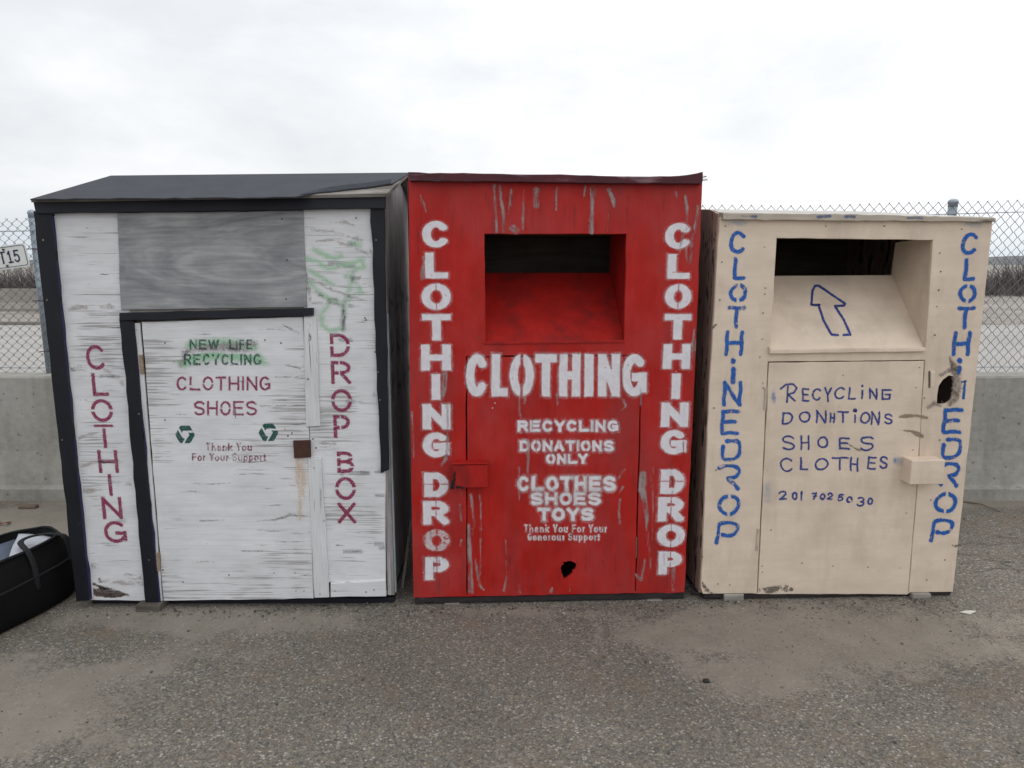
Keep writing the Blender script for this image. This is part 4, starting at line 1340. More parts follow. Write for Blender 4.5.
Rd.decal('lettering', line_text('CLOTHES', 517, 616, 476, 491.5, 2.0, gap_px=1.2, margin=5) + line_text('SHOES', 530.5, 601, 492, 505.5, 1.8, gap_px=1.2, margin=5) + line_text('TOYS', 537.5, 594, 507.5, 521, 1.9, gap_px=1.2, margin=5), 0.0008, white_heavy, doorr)
wserif = decal_mat('white small roman stencil', (0.80, 0.78, 0.81), 0.45, halo=.15, halo_w=1.6, amp=0.6, nscale=200, wear=(0.34, 0.08), opac=0.92)
Rd.decal('lettering', line_text('Thank You For Your', 524, 607, 524.5, 532.5, .72, gap_px=.9, step=.4, margin=3.5) + line_text('Generous Support', 527.5, 600, 533, 540.5, .72, gap_px=.9, step=.4, margin=3.5), 0.0006, wserif, doorr)
# runs and scrapes down to grey primer
grey_run = decal_mat('bare grey streak', (0.30, 0.235, 0.235), 1.0, amp=1.7, nscale=110, opac=0.78, col2=(0.42, 0.36, 0.36), wear=(0.36, 0.18), grain=(1, 1, .2))
runs = [([(420, 195), (423, 203), (426, 212)], [.8, 1.7, .8]), ([(494, 185), (495, 205), (497, 232)], [.6, .9, 1.0]), ([(500, 186), (501, 200), (504, 214), (504, 232)], [1, 1.4, 2.2, 1.8]), ([(511, 190), (510, 205), (507, 215)], [.8, 1.1, .6]),
        ([(513, 228), (516, 231)], [3.2, 3]), ([(524, 190), (523, 208), (523, 230)], [.5, 1, .6]), ([(536.5, 190), (536.5, 206)], [3.2, 2.8]), ([(557, 188), (556, 210)], [.7, .4]), ([(586, 186), (584, 196)], [1, .6]), ([(593, 188), (592, 208), (591, 232)], [2.4, 1.6, 2.4]),
        ([(609, 190), (613, 200), (614, 207)], [1.5, 1.8, .5]), ([(608, 214), (608, 231)], [.5, .6]), ([(676, 192), (677, 198)], [.7, .5]), ([(685, 196), (687, 208), (687, 222)], [.7, 1.4, .6]), ([(698, 206), (696, 222), (693, 238), (690, 260)], [1, 1.2, 1.6, .5]),
        ([(686, 248), (687, 262)], [1.4, .3]), ([(680, 249), (680, 254)], [1.3, .3]), ([(692, 252), (690, 263)], [1.5, .3]), ([(445, 374), (444, 390), (441, 400)], [2.5, 2.6, 1]), ([(447, 404), (448, 430), (447, 455)], [1.2, .8, 1.6]), ([(446, 457), (441, 466)], [2.2, 1.2]),
        ([(412, 412), (413, 440), (414, 458)], [.9, .6, .4]), ([(520, 396), (519, 410), (521, 418)], [1.1, .6, 1]), ([(525, 398), (524, 404)], [1, .5]), ([(557, 394), (557, 406)], [1.1, .5]), ([(623, 400), (626, 406), (622, 410)], [1, 1.2, .6]), ([(641, 390), (641, 405)], [1, .5]),
        ([(528, 440), (528, 462), (527, 475)], [1.2, 1.5, .5]), ([(519, 468), (519, 480), (519, 500)], [1.2, .7, .3]), ([(624, 470), (619, 478)], [1, 1]), ([(623, 487), (619, 493)], [1, 1]), ([(620, 500), (619, 512), (620, 524)], [1.2, .8, .4]),
        ([(643, 474), (642, 490), (645, 500), (647, 520), (649, 540), (651, 570)], [3, 3.6, 2.5, 1.7, 1.4, .6]), ([(652.5, 468), (652, 480), (653, 500), (652, 540)], [1, 1.3, .7, .5]), ([(460, 505), (461, 520)], [1.2, .8]), ([(461, 540), (460, 546)], [1.1, .6]),
        ([(471, 495), (474, 520), (472, 535)], [1.4, 1.0, .5]), ([(480, 496), (481, 520), (480, 575)], [1.4, .7, .5]), ([(469, 525), (470, 560), (471, 592)], [1.4, 1.9, 2.4]), ([(476, 560), (479, 585), (484, 590)], [1, 1.2, .5]), ([(506, 540), (507, 575), (504, 591)], [.4, .8, 1.3]),
        ([(519, 585), (520, 592)], [1, 1.3]), ([(552, 588), (551, 592)], [.7, 1.3]), ([(570, 585), (570, 591)], [.5, .8]), ([(673, 570), (673, 590)], [2.2, .6]), ([(636, 575), (641, 580), (645, 560)], [.8, 1, .6]), ([(695, 340), (694, 360)], [.7, .5]), ([(694, 330), (692, 352), (690, 372)], [.4, .9, .4]),
        ([(423, 258), (422, 278)], [1.4, 2]), ([(681, 245), (684, 232), (689, 226)], [1, 1.2, .6])]
mid_x = lambda pts: sum(p[0] for p in pts) / len(pts)
Rd.decal('paint_scrape', [stroke(p, h, 0.8, 2.6) for p, h in runs], 0.0011, grey_run)
drips = []
for _ in range(110):
    x = random.uniform(412, 684)
    y = random.choice([random.uniform(186, 230), random.uniform(400, 590), random.uniform(540, 590)])
    L = random.uniform(6, 30)
    if 480 < x < 630 and 232 - L < y < 345:
        continue
    drips.append(stroke([(x, y), (x + random.uniform(-.8, .8), min(y + L, 588))], [random.uniform(.15, .5), .1], .9, 1.8))
Rd.decal('paint_scrape', drips, 0.0011, decal_mat('faint dark streak', (0.17, 0.04, 0.045), 0.8, amp=1.0, nscale=60, opac=0.55, grain=(1, 1, .35)))
Rd.decal('torn_wood', [stroke([(452, 487), (454, 480), (455, 472)], [2.3, 1.8, .7], .7, 2), stroke([(457, 487), (463, 488)], [1.5, .8], .7, 2)], 0.0512,
         decal_mat('dark torn wood', (0.02, 0.012, 0.012), 0.6, amp=1.6, nscale=70))
Rd.slab('slit', [(636.2, 537), (637.3, 537), (636.8, 558), (635.8, 558)], 0.0022, 0.001, M['dark_wood'], bev=0, step=0)
nails(Rd, [(430, 191), (429, 589), (462, 590), (419, 588), (678, 587), (669, 587), (492, 493), (478, 296), (478, 338), (490, 350), (630, 333), (548, 350), (493, 419), (628, 365), (633, 240), (560, 400), (600, 350)], 0.001, .003)
nails(Rd, [(495, 403), (492.5, 408), (436.5, 372.5), (676, 371.5)], 0.001, .003, 'paper')

# ------------------------------------------------------------------ beige drop box
B = Bin('donation_bin', (0.95, 3.11), (2.08, 3.155), 'beige painted wooden clothing bin with blue hand painted letters and an upward arrow')
br = B.root
opB = [(776.5, 238), (933, 240), (925.5, 351), (770.5, 352.5)]
doorB = [(768, 361.8), (925, 360), (916.5, 500), (908.5, 593), (757, 593.5)]
holeB = [(937, 403), (937.5, 395), (939, 386), (943, 380), (949, 375.5), (953, 376.5), (956, 374), (956, 382), (955, 392), (953, 400), (947, 403.5), (941, 404.5)]
B.slab('front_panel', [(719.5, 217), (993, 219), (984.5, 300), (953, 592), (912, 592.5), (766, 593.5), (703, 594), (701, 588), (709, 400)], 0.0, 0.016, M['beige'], holes=[opB, doorB, holeB], amp=0.18)
B.slab('door', [(769.2, 362.8), (924.2, 361), (915.8, 500), (907.8, 594.6), (758, 594)], 0.002, 0.016, M['beige'], amp=0.15, bev=0.0015)
doorb = br.children[-1]
xl, xr = B.L(719, 222).x, B.L(992, 222).x
zb, zt = 0.05, B.L(850, 221).z
D = 1.2
zk, zk2 = B.L(760, 208.6, -D).z, B.L(850, 210.6, -D).z
zf = B.L(720, 213.6, 0).z
B.side('side_wall', xl - .003, [(.0165, zb - .01), (D, zb - .01), (D, zk - .002), (.13, B.L(703, 209.6, -.13).z), (.0165, zf)], .018, M['osb'])
B.side('side_wall', xr - .02, [(.0165, zb), (D, zb), (D, zt), (.0165, zt)], .016, M['osb'])
B.box('back_wall', xl + .018, xr - .021, D - .018, D, zb, zt - .002, M['dark_wood'])
B.box('floor_panel', xl + .018, xr - .021, .0165, D - .019, zb - .004, zb + .014, M['dark_wood'])
W_DEP = 0.31
tl = [B.L(776.5, 238, -0.017), B.L(933, 240, -0.017)]
zc0 = B.L(830, 276, -W_DEP).z
zc1 = B.L(850, 350.5, -0.018).z
x0, x1 = B.L(770.5, 352, -.017).x - .004, tl[1].x + .003
quad_panel(B, 'chute_panel', [(x0, 0.0, zc1), (x1, 0.0, zc1 + .002), (x1, W_DEP, zc0 + .004), (x0, W_DEP, zc0)], (0, -(zc0 - zc1), W_DEP), 0.012, M['beige'])
chb = br.children[-1]
for x, s in ((x0 - .001, -1), (x1 + .001, 1)):
    quad_panel(B, 'chute_side', [(x, 0.0165, zc1 - .02), (x, 0.0165, tl[1].z + .01), (x, W_DEP, tl[1].z - .002), (x, W_DEP + .02, zc0 - .05)], (-s, 0, 0), 0.012, M['beige'])
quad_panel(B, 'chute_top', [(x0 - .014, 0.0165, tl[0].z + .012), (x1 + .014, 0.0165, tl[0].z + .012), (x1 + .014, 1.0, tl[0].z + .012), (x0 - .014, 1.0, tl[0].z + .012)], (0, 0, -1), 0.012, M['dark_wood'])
B.slab('chute_lip', [(769.5, 347), (772, 350), (926, 347.8), (926, 351.5), (770, 353.8)], 0.016, 0.02, M['beige'], bev=0.002, amp=0.15)
# roof: worn board edge and the sheet rising to the back
tp = [(723, 212.9), (735, 213.6), (760, 213.2), (800, 213.6), (850, 213.8), (900, 215.2), (950, 216.4), (996, 218.0)]
bt = [(996, 221.6), (950, 221.2), (880, 220.8), (800, 220.2), (723, 219.4)]
B.slab('roof_board', tp + bt, 0.022, D + 0.05, M['beige_edge'], amp=0.3, step=7, bev=0.0015)
fl, fr = B.L(723, 212.4, 0.02), B.L(996.5, 217.4, 0.02)
zk = B.L(760, 208.6, -D).z
zk2 = B.L(850, 210.6, -D).z
thick('roof_sheet', [fl + Vector((0, .015, .001)), fr + Vector((0, .015, .001)), Vector((fr.x, D + .03, zk2)), Vector((fl.x, D + .03, zk))], Vector((0, 0, 1)), 0.008, M['roof_sheet'], br)
# lock block
lx0, lx1 = B.L(911, 470, 0.075).x, B.L(944.5, 470, 0.075).x
B.box('lock_cover', lx0, lx1, -0.075, -0.001, B.L(925, 484.5, 0.075).z, B.L(925, 460.5, 0.075).z, M['beige'], bev=0.003)
# hinges, slit, gouges, torn edge of the hole
for pts in ([(765.2, 388), (767.6, 388), (766.2, 410), (763.8, 410)], [(757.5, 529), (760, 529), (758.2, 551), (755.8, 551)]):
    B.slab('hinge', pts, 0.005, 0.006, M['beige_edge'], bev=0.001, step=0)
B.slab('slit', [(928.6, 371), (930.3, 371), (930.3, 387), (928.6, 388)], 0.0014, 0.002, M['dark_wood'], bev=0, step=0)
B.slab('splinter', [(931, 371.5), (935.5, 372), (934, 386), (931, 388)], 0.008, 0.008, M['beige'], bev=0.002, step=0)
torn = decal_mat('torn plywood fibres', (0.12, 0.085, 0.065), 1.6, amp=3.0, nscale=70, opac=0.92, col2=(0.52, 0.44, 0.37))
ring = []
ring.append(stroke([(950, 357), (952, 364), (956, 370), (957, 378), (957.5, 388), (955, 398), (950, 404)], [.8, 2.2, 4.6, 4.4, 4.2, 3.6, 1.6], .8, 3.5))
ring.append(stroke([(940, 376), (946, 372), (952, 369)], [.8, 1.6, 3], .8, 3.5))
ring.append(stroke([(927, 408), (934, 403), (940, 406)], [.6, 1.5, 1], .8, 3.5))
B.decal('torn_wood', ring, 0.0, torn)
# ragged plies standing off the rim of the hole
bm = bmesh.new()
for k in range(16):
    px, py = [(952, 366), (955, 370), (957.5, 376), (958, 384), (957, 392), (955, 399), (950, 404), (942, 405), (947, 374)][k % 9]
    px += random.uniform(-1.5, 1.5)
    py += random.uniform(-2, 2)
    p = B.L(px, py, 0.001)
    q = p + Vector((random.uniform(-.025, .006), random.uniform(-.015, .004), random.uniform(-.02, .02)))
    add_tube(bm, [p, (p + q) / 2 + Vector((0, -.004, 0)), q], [0.004, 0.003, 0.0008], 4, 0.4)
o = bm_obj('splinters', bm, M['old_wood'], br)
o['kind'] = 'stuff'
gouge = decal_mat('gouged bare wood', (0.22, 0.17, 0.125), 0.6, amp=1.6, nscale=55, opac=0.95, col2=(0.36, 0.28, 0.21), grain=(1, 1, 2))
B.decal('gouge', [stroke([(900, 417), (906, 416), (915, 415.5), (927, 417.5)], [1.2, 2.3, 1.1, 1.0], .7, 2.2), stroke([(897, 430), (910, 431), (918, 434), (922, 436)], [.3, .9, 2.6, 1.6], .7, 2.2),
                  stroke([(846, 443), (853, 447), (860, 450.5), (867, 450)], [.3, .6, .7, .3], .6, 2)], 0.0022, gouge)
chew = decal_mat('chewed edge', (0.16, 0.13, 0.11), 0.7, amp=2.4, nscale=70, opac=0.9, wear=(.40, .1))
B.decal('torn_wood', [stroke([(760, 590), (770, 590), (783, 588), (792, 590)], [1.5, 3, 2.6, 2], .7, 2.2)], 0.0022, chew, doorb)
B.decal('torn_wood', [stroke([(703, 583), (706, 590), (712, 593)], [1, 1.8, 1], .7, 2.2), stroke([(953, 546), (962, 546)], [.4, .5], .6, 2), stroke([(716, 325), (713, 328)], [1, 1.5], .6, 2)], 0.0, chew)
# base and feet
B.slab('base_frame', [(704, 593.6), (952, 591.9), (950, 595.4), (704, 598.6)], -0.008, 0.05, M['base_old'], bev=0.002, amp=0.4)
for x0p, x1p, yb_ in ((724, 744, 602.0), (912.5, 931.5, 599.5)):
    g0, g1 = B.Mi @ gnd(x0p, yb_), B.Mi @ gnd(x1p, yb_)
    yy = min(g0.y, -0.004)
    B.box('foot_block', g0.x, g1.x, yy - 0.0, yy + 1.05, 0.0, B.L(x0p, 593.8 if x0p < 800 else 592.3, 0).z - .002, M['old_wood'], bev=0.003)
# blue hand painted lettering
blue = decal_mat('blue brush paint', (0.009, 0.078, 0.33), 0.6, halo=0.08, halo_w=2.2, amp=0.75, nscale=70, wear=(0.30, 0.14), opac=0.96, col2=(0.016, 0.125, 0.46))
blue2 = decal_mat('dark blue marker paint', (0.016, 0.035, 0.22), 0.5, amp=0.45, nscale=90, wear=(0.28, 0.06), opac=0.9, col2=(0.03, 0.06, 0.30))
HB = 1.95
vgap = [('v', 1.3, .5)]
bl = [('C', 729, 747, 231, 254), ('L', 733, 746, 257, 280), ('O', 729, 747.5, 283.5, 302.5), ('T', 727, 745.5, 306, 328.5), ('H', 725, 743.5, 330, 356), ('N', 722.5, 742, 381, 407), ('E', 720.5, 739.5, 409.5, 435),
      ('D', 720.5, 740.5, 439, 461), ('O', 717.5, 740.5, 494, 516), ('P', 716, 739, 521.5, 543)]
brc = [('C', 961, 979, 232.5, 255), ('L', 964, 976.5, 258, 281), ('O', 958.5, 977, 284, 303), ('T', 956, 974.5, 306.5, 329), ('H', 952.5, 970.5, 331, 356.5), ('E', 942.5, 962.5, 408, 434),
       ('D', 941, 961, 437.5, 459), ('O', 934, 957.5, 492, 513.5), ('P', 931, 953.5, 519, 540.5)]


def smooth(pts, n=5):
    P_ = [np.array(p, float) for p in pts]
    out = []
    for i in range(len(P_) - 1):
        p0, p1, p2, p3 = P_[max(i - 1, 0)], P_[i], P_[i + 1], P_[min(i + 2, len(P_) - 1)]
        for q in range(n):
            t_ = q / n
            out.append(0.5 * ((2 * p1) + (p2 - p0) * t_ + (2 * p0 - 5 * p1 + 4 * p2 - p3) * t_ ** 2 + (3 * p1 - p0 - 3 * p2 + p3) * t_ ** 3))
    return out + [P_[-1]]


def brush_w(n):
    return [HB * (1.12 if k < 2 or k > n - 3 else 0.92 + 0.14 * math.sin(k * 0.7)) for k in range(n)]


def hand(ch, x0, x1, t_, b_, sh):
    if ch == 'R':                                   # loose brush R
        w, h = x1 - x0, b_ - t_
        f = lambda u, v: (x0 + w * u + sh * (v - .5) * h, t_ + h * v)
        q_ = smooth([f(.05, .12), f(.3, .04), f(.75, .06), f(.98, .25), f(.8, .5), f(.45, .55), f(.75, .78), f(.95, .98)])
        return stroke(q_, brush_w(len(q_)), .6)
    if ch == 'P':
        w, h = x1 - x0, b_ - t_
        f = lambda u, v: (x0 + w * u + sh * (v - .5) * h, t_ + h * v)
        q_ = smooth([f(.05, .98), f(.1, .55), f(.15, .12), f(.6, .06), f(.92, .2), f(.85, .52), f(.6, .66), f(.3, .62)])
        return stroke(q_, brush_w(len(q_)), .6)
    if ch == 'D':
        w, h = x1 - x0, b_ - t_
        f = lambda u, v: (x0 + w * u + sh * (v - .5) * h, t_ + h * v)
        q_ = smooth([f(.12, .35), f(.12, .8), f(.3, .94), f(.7, .9), f(.93, .7), f(.95, .3), f(.8, .1), f(.3, .1)])
        return stroke(q_, brush_w(len(q_)), .6)
    return letter(ch, x0, x1, t_, b_, HB, sh, True, vgap if ch == 'O' else None, .6, 3.5, 0.35)


gsl = [hand(*q, -0.055) for q in bl] + [hand('R', 718, 739.5, 465, 489, -.055)]
gsl += [stroke([(733, 361), (733.3, 361.3)], 2.7, .6), stroke([(733.5, 369), (733, 382)], 2.4, .6)]
B.letters(gsl, 0.0, blue)
gsr = [hand(*q, -0.11) for q in brc] + [hand('R', 941, 958.5, 463, 486, -.11)]
gsr += [stroke([(959.5, 360.5), (959.8, 360.8)], 2.6, .6), stroke([(960, 367), (958.5, 373)], 1.7, .6), stroke([(965, 382), (963.5, 398)], 1.3, .6), stroke([(940.5, 484), (941, 484.5)], 1.9, .6), stroke([(962, 382), (966, 381)], 1.0, .6)]
B.letters(gsr, 0.0004, blue)
hb = 0.9
L2 = lambda ch, x0, x1, t_, b_, h=hb: letter(ch, x0, x1, t_, b_, h, -0.04, True, None, .45, 2.5, 0.3)
rows_ = [L2('E', 802, 809.5, 388, 401.5), L2('C', 812, 822, 388, 400.5), L2('Y', 824, 832, 387, 402), L2('C', 834.5, 846, 387, 399.5), L2('L', 848.5, 856.5, 387, 399.5), L2('i', 860, 864.5, 385, 399.5),
         L2('N', 869, 877.5, 388, 399.5), stroke([(891, 390), (882.5, 390), (882.5, 399), (889.5, 399), (890, 394.5), (885.5, 394.5)], hb, .45, 2.5),
         stroke([(787, 402), (788, 386)], hb, .45, 2.5), stroke([(780.5, 389), (786, 384.5), (793, 384), (797, 388), (794, 392.5), (788, 394.5), (795, 401)], hb, .45, 2.5),
         L2('D', 782, 793, 412, 424.5), L2('O', 799, 811, 411, 422.5), L2('N', 816, 826.5, 410, 423.5), L2('H', 829.5, 835, 412.5, 423), L2('T', 837, 849, 411, 423), L2('i', 852.5, 857.5, 410, 422.5),
         stroke([(855, 410.3), (855.4, 410.5)], 2.0, .45, 2.5), L2('O', 860, 870.5, 412, 424), L2('N', 871, 880, 411, 425), L2('S', 884, 892.5, 413.5, 424.5),
         L2('S', 782, 795, 435.5, 450.5), L2('H', 800.5, 809.5, 435, 450), L2('O', 817.5, 828.5, 436.5, 448.5), L2('E', 839, 850, 437.5, 449.5), L2('S', 860, 874, 436, 451),
         L2('C', 780, 794, 457.5, 472), L2('L', 800, 808.5, 457, 470), L2('O', 814.5, 828.5, 458, 470.5), L2('T', 831.5, 848.5, 457, 470.5), L2('H', 850, 858.5, 457, 471.5), L2('E', 867.5, 876.5, 456.5, 469.5), L2('S', 879.5, 888, 456, 469),
         L2('2', 778.5, 787, 490.5, 500), L2('0', 792, 798, 491.5, 500), L2('1', 799.5, 804, 490.5, 500.5), L2('7', 811.5, 817, 492.5, 500), L2('0', 820, 826, 493, 500), L2('2', 827, 833, 492.5, 500),
         L2('5', 837.5, 844, 494, 501.5), L2('0', 846, 852.5, 496.5, 503), L2('3', 857, 865, 496.5, 506.5), L2('0', 867, 873, 497.5, 505)]
B.decal('lettering', rows_, 0.0026, blue2, doorb)
arrow = [stroke(p, 1.15, .5, 2.5) for p in ([(815, 305), (811.5, 304.5), (812.5, 291), (815, 286), (818.5, 285.5), (845, 303.5), (844, 305.5), (835, 306)], [(815, 305), (819.5, 304.8)], [(818.5, 305), (824, 321), (831.5, 334.5), (838, 335)],
                                          [(835, 306), (844, 320), (850.5, 334.5), (843.5, 335)])]
slope_n = Vector((0, -(zc0 - zc1), W_DEP)).normalized()
if slope_n.z < 0:
    slope_n = -slope_n
p_on = Vector((0, 0.0, zc1 + .0035))
decal_obj('arrow', arrow, lambda x, y: B.Lp(x, y, p_on, slope_n), blue2, chb)
spray = decal_mat('blue overspray', (0.04, 0.16, 0.50), 2.2, amp=1.2, nscale=30, opac=0.75)
B.decal('overspray', [blob(773.8, 397, 1.4, 4, .6), blob(895.5, 460.5, 1.6, 2.2, .6)], 0.0022, spray, doorb)
faint = decal_mat('faint blue haze', (0.20, 0.36, 0.56), 3.2, amp=2, nscale=22, opac=0.33)
B.decal('overspray', [blob(738, 222, 8, 2.5, 1), blob(973, 224, 6, 2, 1), blob(767, 492, 2, 7, 1), blob(898, 461, 3.5, 4, 1)], 0.0023, faint)
lipblue = decal_mat('blue smear', (0.05, 0.10, 0.25), 1.0, amp=1.6, nscale=40, opac=0.75)
B.decal('overspray', [stroke([(818, 216.5), (830, 216)], 1.6, .7, 2), stroke([(846, 216.6), (854, 216.8)], 1.2, .7, 2), stroke([(908, 218), (922, 218)], .9, .7, 2), stroke([(742, 216), (756, 216.8)], [.5, 1], .7, 2)], 0.022, lipblue)
nl = [(725.5, 226), (826, 226), (764.5, 247), (765.5, 288), (765, 294), (763, 313), (762.5, 339), (760, 357), (722, 262), (884.5, 226), (962, 229), (940, 253), (941, 271.5), (939, 290), (937, 306.5), (935, 335), (919.5, 367.5), (916, 387.5), (924.5, 398), (913, 470),
      (763, 383), (763.5, 388), (762.5, 572), (762, 566), (833, 566), (802, 563), (868, 567), (900, 568), (906.5, 513), (913, 450), (702.5, 557), (714, 408), (730, 585), (718, 584), (771, 530), (931, 500), (927, 580), (945, 560), (720, 300), (940, 440), (716, 470), (843, 375)]
nails(B, nl, 0.0025, .0028)

# tangle of wire at the foot, between red and beige
bm = bmesh.new()
c = gnd(699, 601)
for k in range(5):
    ph = random.uniform(0, 6)
    pts = [(c.x + 0.02 + (0.045 + .012 * k) * math.cos(ph + q * .55), c.y + 0.05 + 0.03 * math.sin(ph + q * .55), 0.012 + 0.035 * (0.5 + .5 * math.sin(q * .9 + k)) + .004 * k) for q in range(10)]
    add_tube(bm, pts, 0.0032, 5)
tag(bm_obj('wire_tangle', bm, M['cable']), 'tangle of black wire on the ground at the left foot of the beige bin', 'wire')
# thin lath leaning in the gap between white and red
bm = bmesh.new()
pa = gnd(399, 597, 0.004) + Vector((0, 0.10, 0))
pb = hit(411, 520, Vector((0, pa.y + 0.25, 0)), Vector((0, 1, 0)))
add_tube(bm, [pa, pa + (pb - pa) * 1.35], 0.007, 4)
tag(bm_obj('lath', bm, M['old_wood_v']), 'thin grey wooden lath leaning in the gap between the white and red bins', 'lath')

# ------------------------------------------------------------------ black bag at the left
bag = bpy.data.objects.new('open_bag', None)
COL.objects.link(bag)
e1 = Vector((0.35, 0.937, 0)).normalized()
e2 = Vector((-e1.y, e1.x, 0))
c_far = gnd(75, 601)
org = c_far - e1 * 0.36 + e2 * 0.27
bag.location = (org.x, org.y, 0.004)
bag.rotation_euler = (0, 0, math.atan2(e1.y, e1.x))
tag(bag, 'large black fabric bag lying open beside the white bin, cut off by the left edge', 'bag')
LX, LY = 0.50, 0.27                                                    # half length, half width
NS = 72


def bag_ring(z, sx, sy, dx=0.0, dy=0.0, wav=0.0, dz=None, p=3.0):
    out = []
    for k in range(NS):
        a = 2 * math.pi * k / NS
        ca, sa = math.cos(a), math.sin(a)
        r = 1.0 / ((abs(ca) ** p + abs(sa) ** p) ** (1 / p))
        r *= 1 + min(z, .12) * 4 * (0.016 * math.sin(7 * a + z * 26) + 0.012 * math.sin(13 * a - z * 38 + 2) + .008 * math.sin(23 * a + z * 60))
        x, y = LX * sx * r * ca + dx, LY * sy * r * sa + dy
        zz = z + (dz(ca * r, sa * r) if dz else 0) + wav * (0.6 * math.sin(5 * a + 1) + 0.4 * math.sin(9 * a + z * 30))
        out.append(Vector((x, y, zz)))
    return out


rise = lambda u, v: 0.016 * u - 0.020 * v
RINGS = [bag_ring(0.0, .93, .93), bag_ring(0.012, .99, .99), bag_ring(0.045, 1.0, 1.01, wav=.003), bag_ring(0.085, 1.0, 1.03, wav=.004), bag_ring(0.125, .99, 1.0, wav=.004), bag_ring(0.160, .985, .99, wav=.004, dz=rise), bag_ring(0.21, .965, .93, .0, .01, .005, rise), bag_ring(0.245, .945, .86, .0, .02, .007, rise),
         bag_ring(0.268, .935, .82, .0, .02, .008, rise)]
INNER = [bag_ring(0.255, .915, .79, .0, .02, .008, rise), bag_ring(0.17, .90, .78, .0, .02), bag_ring(0.15, .4, .3, .0, .02)]


def loft(rings, cap0=True, cap1=False):
    bm = bmesh.new()
    vv = [[bm.verts.new(p) for p in r] for r in rings]
    for a, b in zip(vv, vv[1:]):
        for k in range(NS):
            bm.faces.new((a[k], a[(k + 1) % NS], b[(k + 1) % NS], b[k]))
    if cap0:
        bm.faces.new(vv[0][::-1])
    if cap1:
        bm.faces.new(vv[-1])
    return bm


bm_obj('body', loft(RINGS + INNER, True, True), M['bag'], bag, True)
for ring_, r_, nm in ((RINGS[5], 0.0055, 'piping'), (RINGS[8], 0.007, 'rim_binding')):
    bm = bmesh.new()
    add_tube(bm, ring_ + [ring_[0]], r_, 6, cap=False)
    bm_obj(nm, bm, M['bag_trim'], bag, True)


def strap(pts, nm='handle'):
    P_ = [Vector(p) for p in pts]
    sm = []
    for i in range(len(P_) - 1):
        p0, p1, p2, p3 = P_[max(i - 1, 0)], P_[i], P_[i + 1], P_[min(i + 2, len(P_) - 1)]
        for q in range(6):
            t_ = q / 6
            sm.append(0.5 * ((2 * p1) + (p2 - p0) * t_ + (2 * p0 - 5 * p1 + 4 * p2 - p3) * t_ ** 2 + (3 * p1 - p0 - 3 * p2 + p3) * t_ ** 3))
    sm.append(P_[-1])
    bm = bmesh.new()
    add_tube(bm, sm, 0.013, 8, 0.32)
    return bm_obj(nm, bm, M['bag_trim'], bag, True)


bL = lambda px, py, z: bag.matrix_basis.inverted() @ gnd(px, py, z)
strap([(.2, -.268, .13), (.2, -.262, .19), (.205, -.245, .25), (.215, -.2, .296), (.26, -.09, .306), (.32, -.06, .306), (.38, -.09, .304), (.395, -.14, .304), (.40, -.195, .30), (.395, -.225, .25), (.39, -.24, .19)])
strap([(-0.20, 0.19, 0.295), (-0.15, 0.12, 0.325), (0.0, 0.10, 0.335), (0.12, 0.13, 0.325), (0.16, 0.19, 0.30)])
bpy.context.view_layer.update()
# contents
bagM = bag.matrix_basis.copy()


def in_bag(name, pts, t, mat, label, cat):
    """slightly curled sheet or cloth from a grid of bag-space points"""
    n_, m_ = len(pts), len(pts[0])
    bm = bmesh.new()
    top_ = [[bm.verts.new(bagM @ Vector(p)) for p in r_] for r_ in pts]
    bot_ = [[bm.verts.new(bagM @ (Vector(p) - Vector((0, 0, t)))) for p in r_] for r_ in pts]
    for i in range(n_ - 1):
        for j in range(m_ - 1):
            bm.faces.new((top_[i][j], top_[i + 1][j], top_[i + 1][j + 1], top_[i][j + 1]))
            bm.faces.new((bot_[i][j], bot_[i][j + 1], bot_[i + 1][j + 1], bot_[i + 1][j]))
    for i in range(n_ - 1):
        for j in (0, m_ - 1):
            bm.faces.new((top_[i][j], bot_[i][j], bot_[i + 1][j], top_[i + 1][j]))
    for j in range(m_ - 1):
        for i in (0, n_ - 1):
            bm.faces.new((top_[i][j], top_[i][j + 1], bot_[i][j + 1], bot_[i][j]))
    o = bm_obj(name, bm, mat, None, True)
    return tag(o, label, cat)


def patch(a, b, c, d, n_, m_, z):
    out = []
    for i in range(n_ + 1):
        row = []
        for j in range(m_ + 1):
            p, q = i / n_, j / m_
            u = (a[0] * (1 - p) + b[0] * p) * (1 - q) + (d[0] * (1 - p) + c[0] * p) * q
            v = (a[1] * (1 - p) + b[1] * p) * (1 - q) + (d[1] * (1 - p) + c[1] * p) * q
            row.append((u, v, z(p, q)))
        out.append(row)
    return out


in_bag('paper_packet', patch((.18, -.12), (.41, .15), (.44, -.04), (.30, -.19), 9, 7, lambda p, q: .258 + .010 * math.sin(2.6 * q + 1) + .007 * math.sin(5 * p + 2 * q)), .03, M['paper'],
       'white paper packet lying in the open black bag', 'paper')
in_bag('cloth_bundle', patch((-.38, -.16), (-.38, .16), (.40, .16), (.17, -.15), 9, 12, lambda p, q: .228 + .016 * math.sin(4 * q + 3 * p) + .010 * math.sin(9 * p + 7 * q)), .04, M['blue_cloth'],
       'blue grey cloth bundled inside the open black bag', 'cloth')

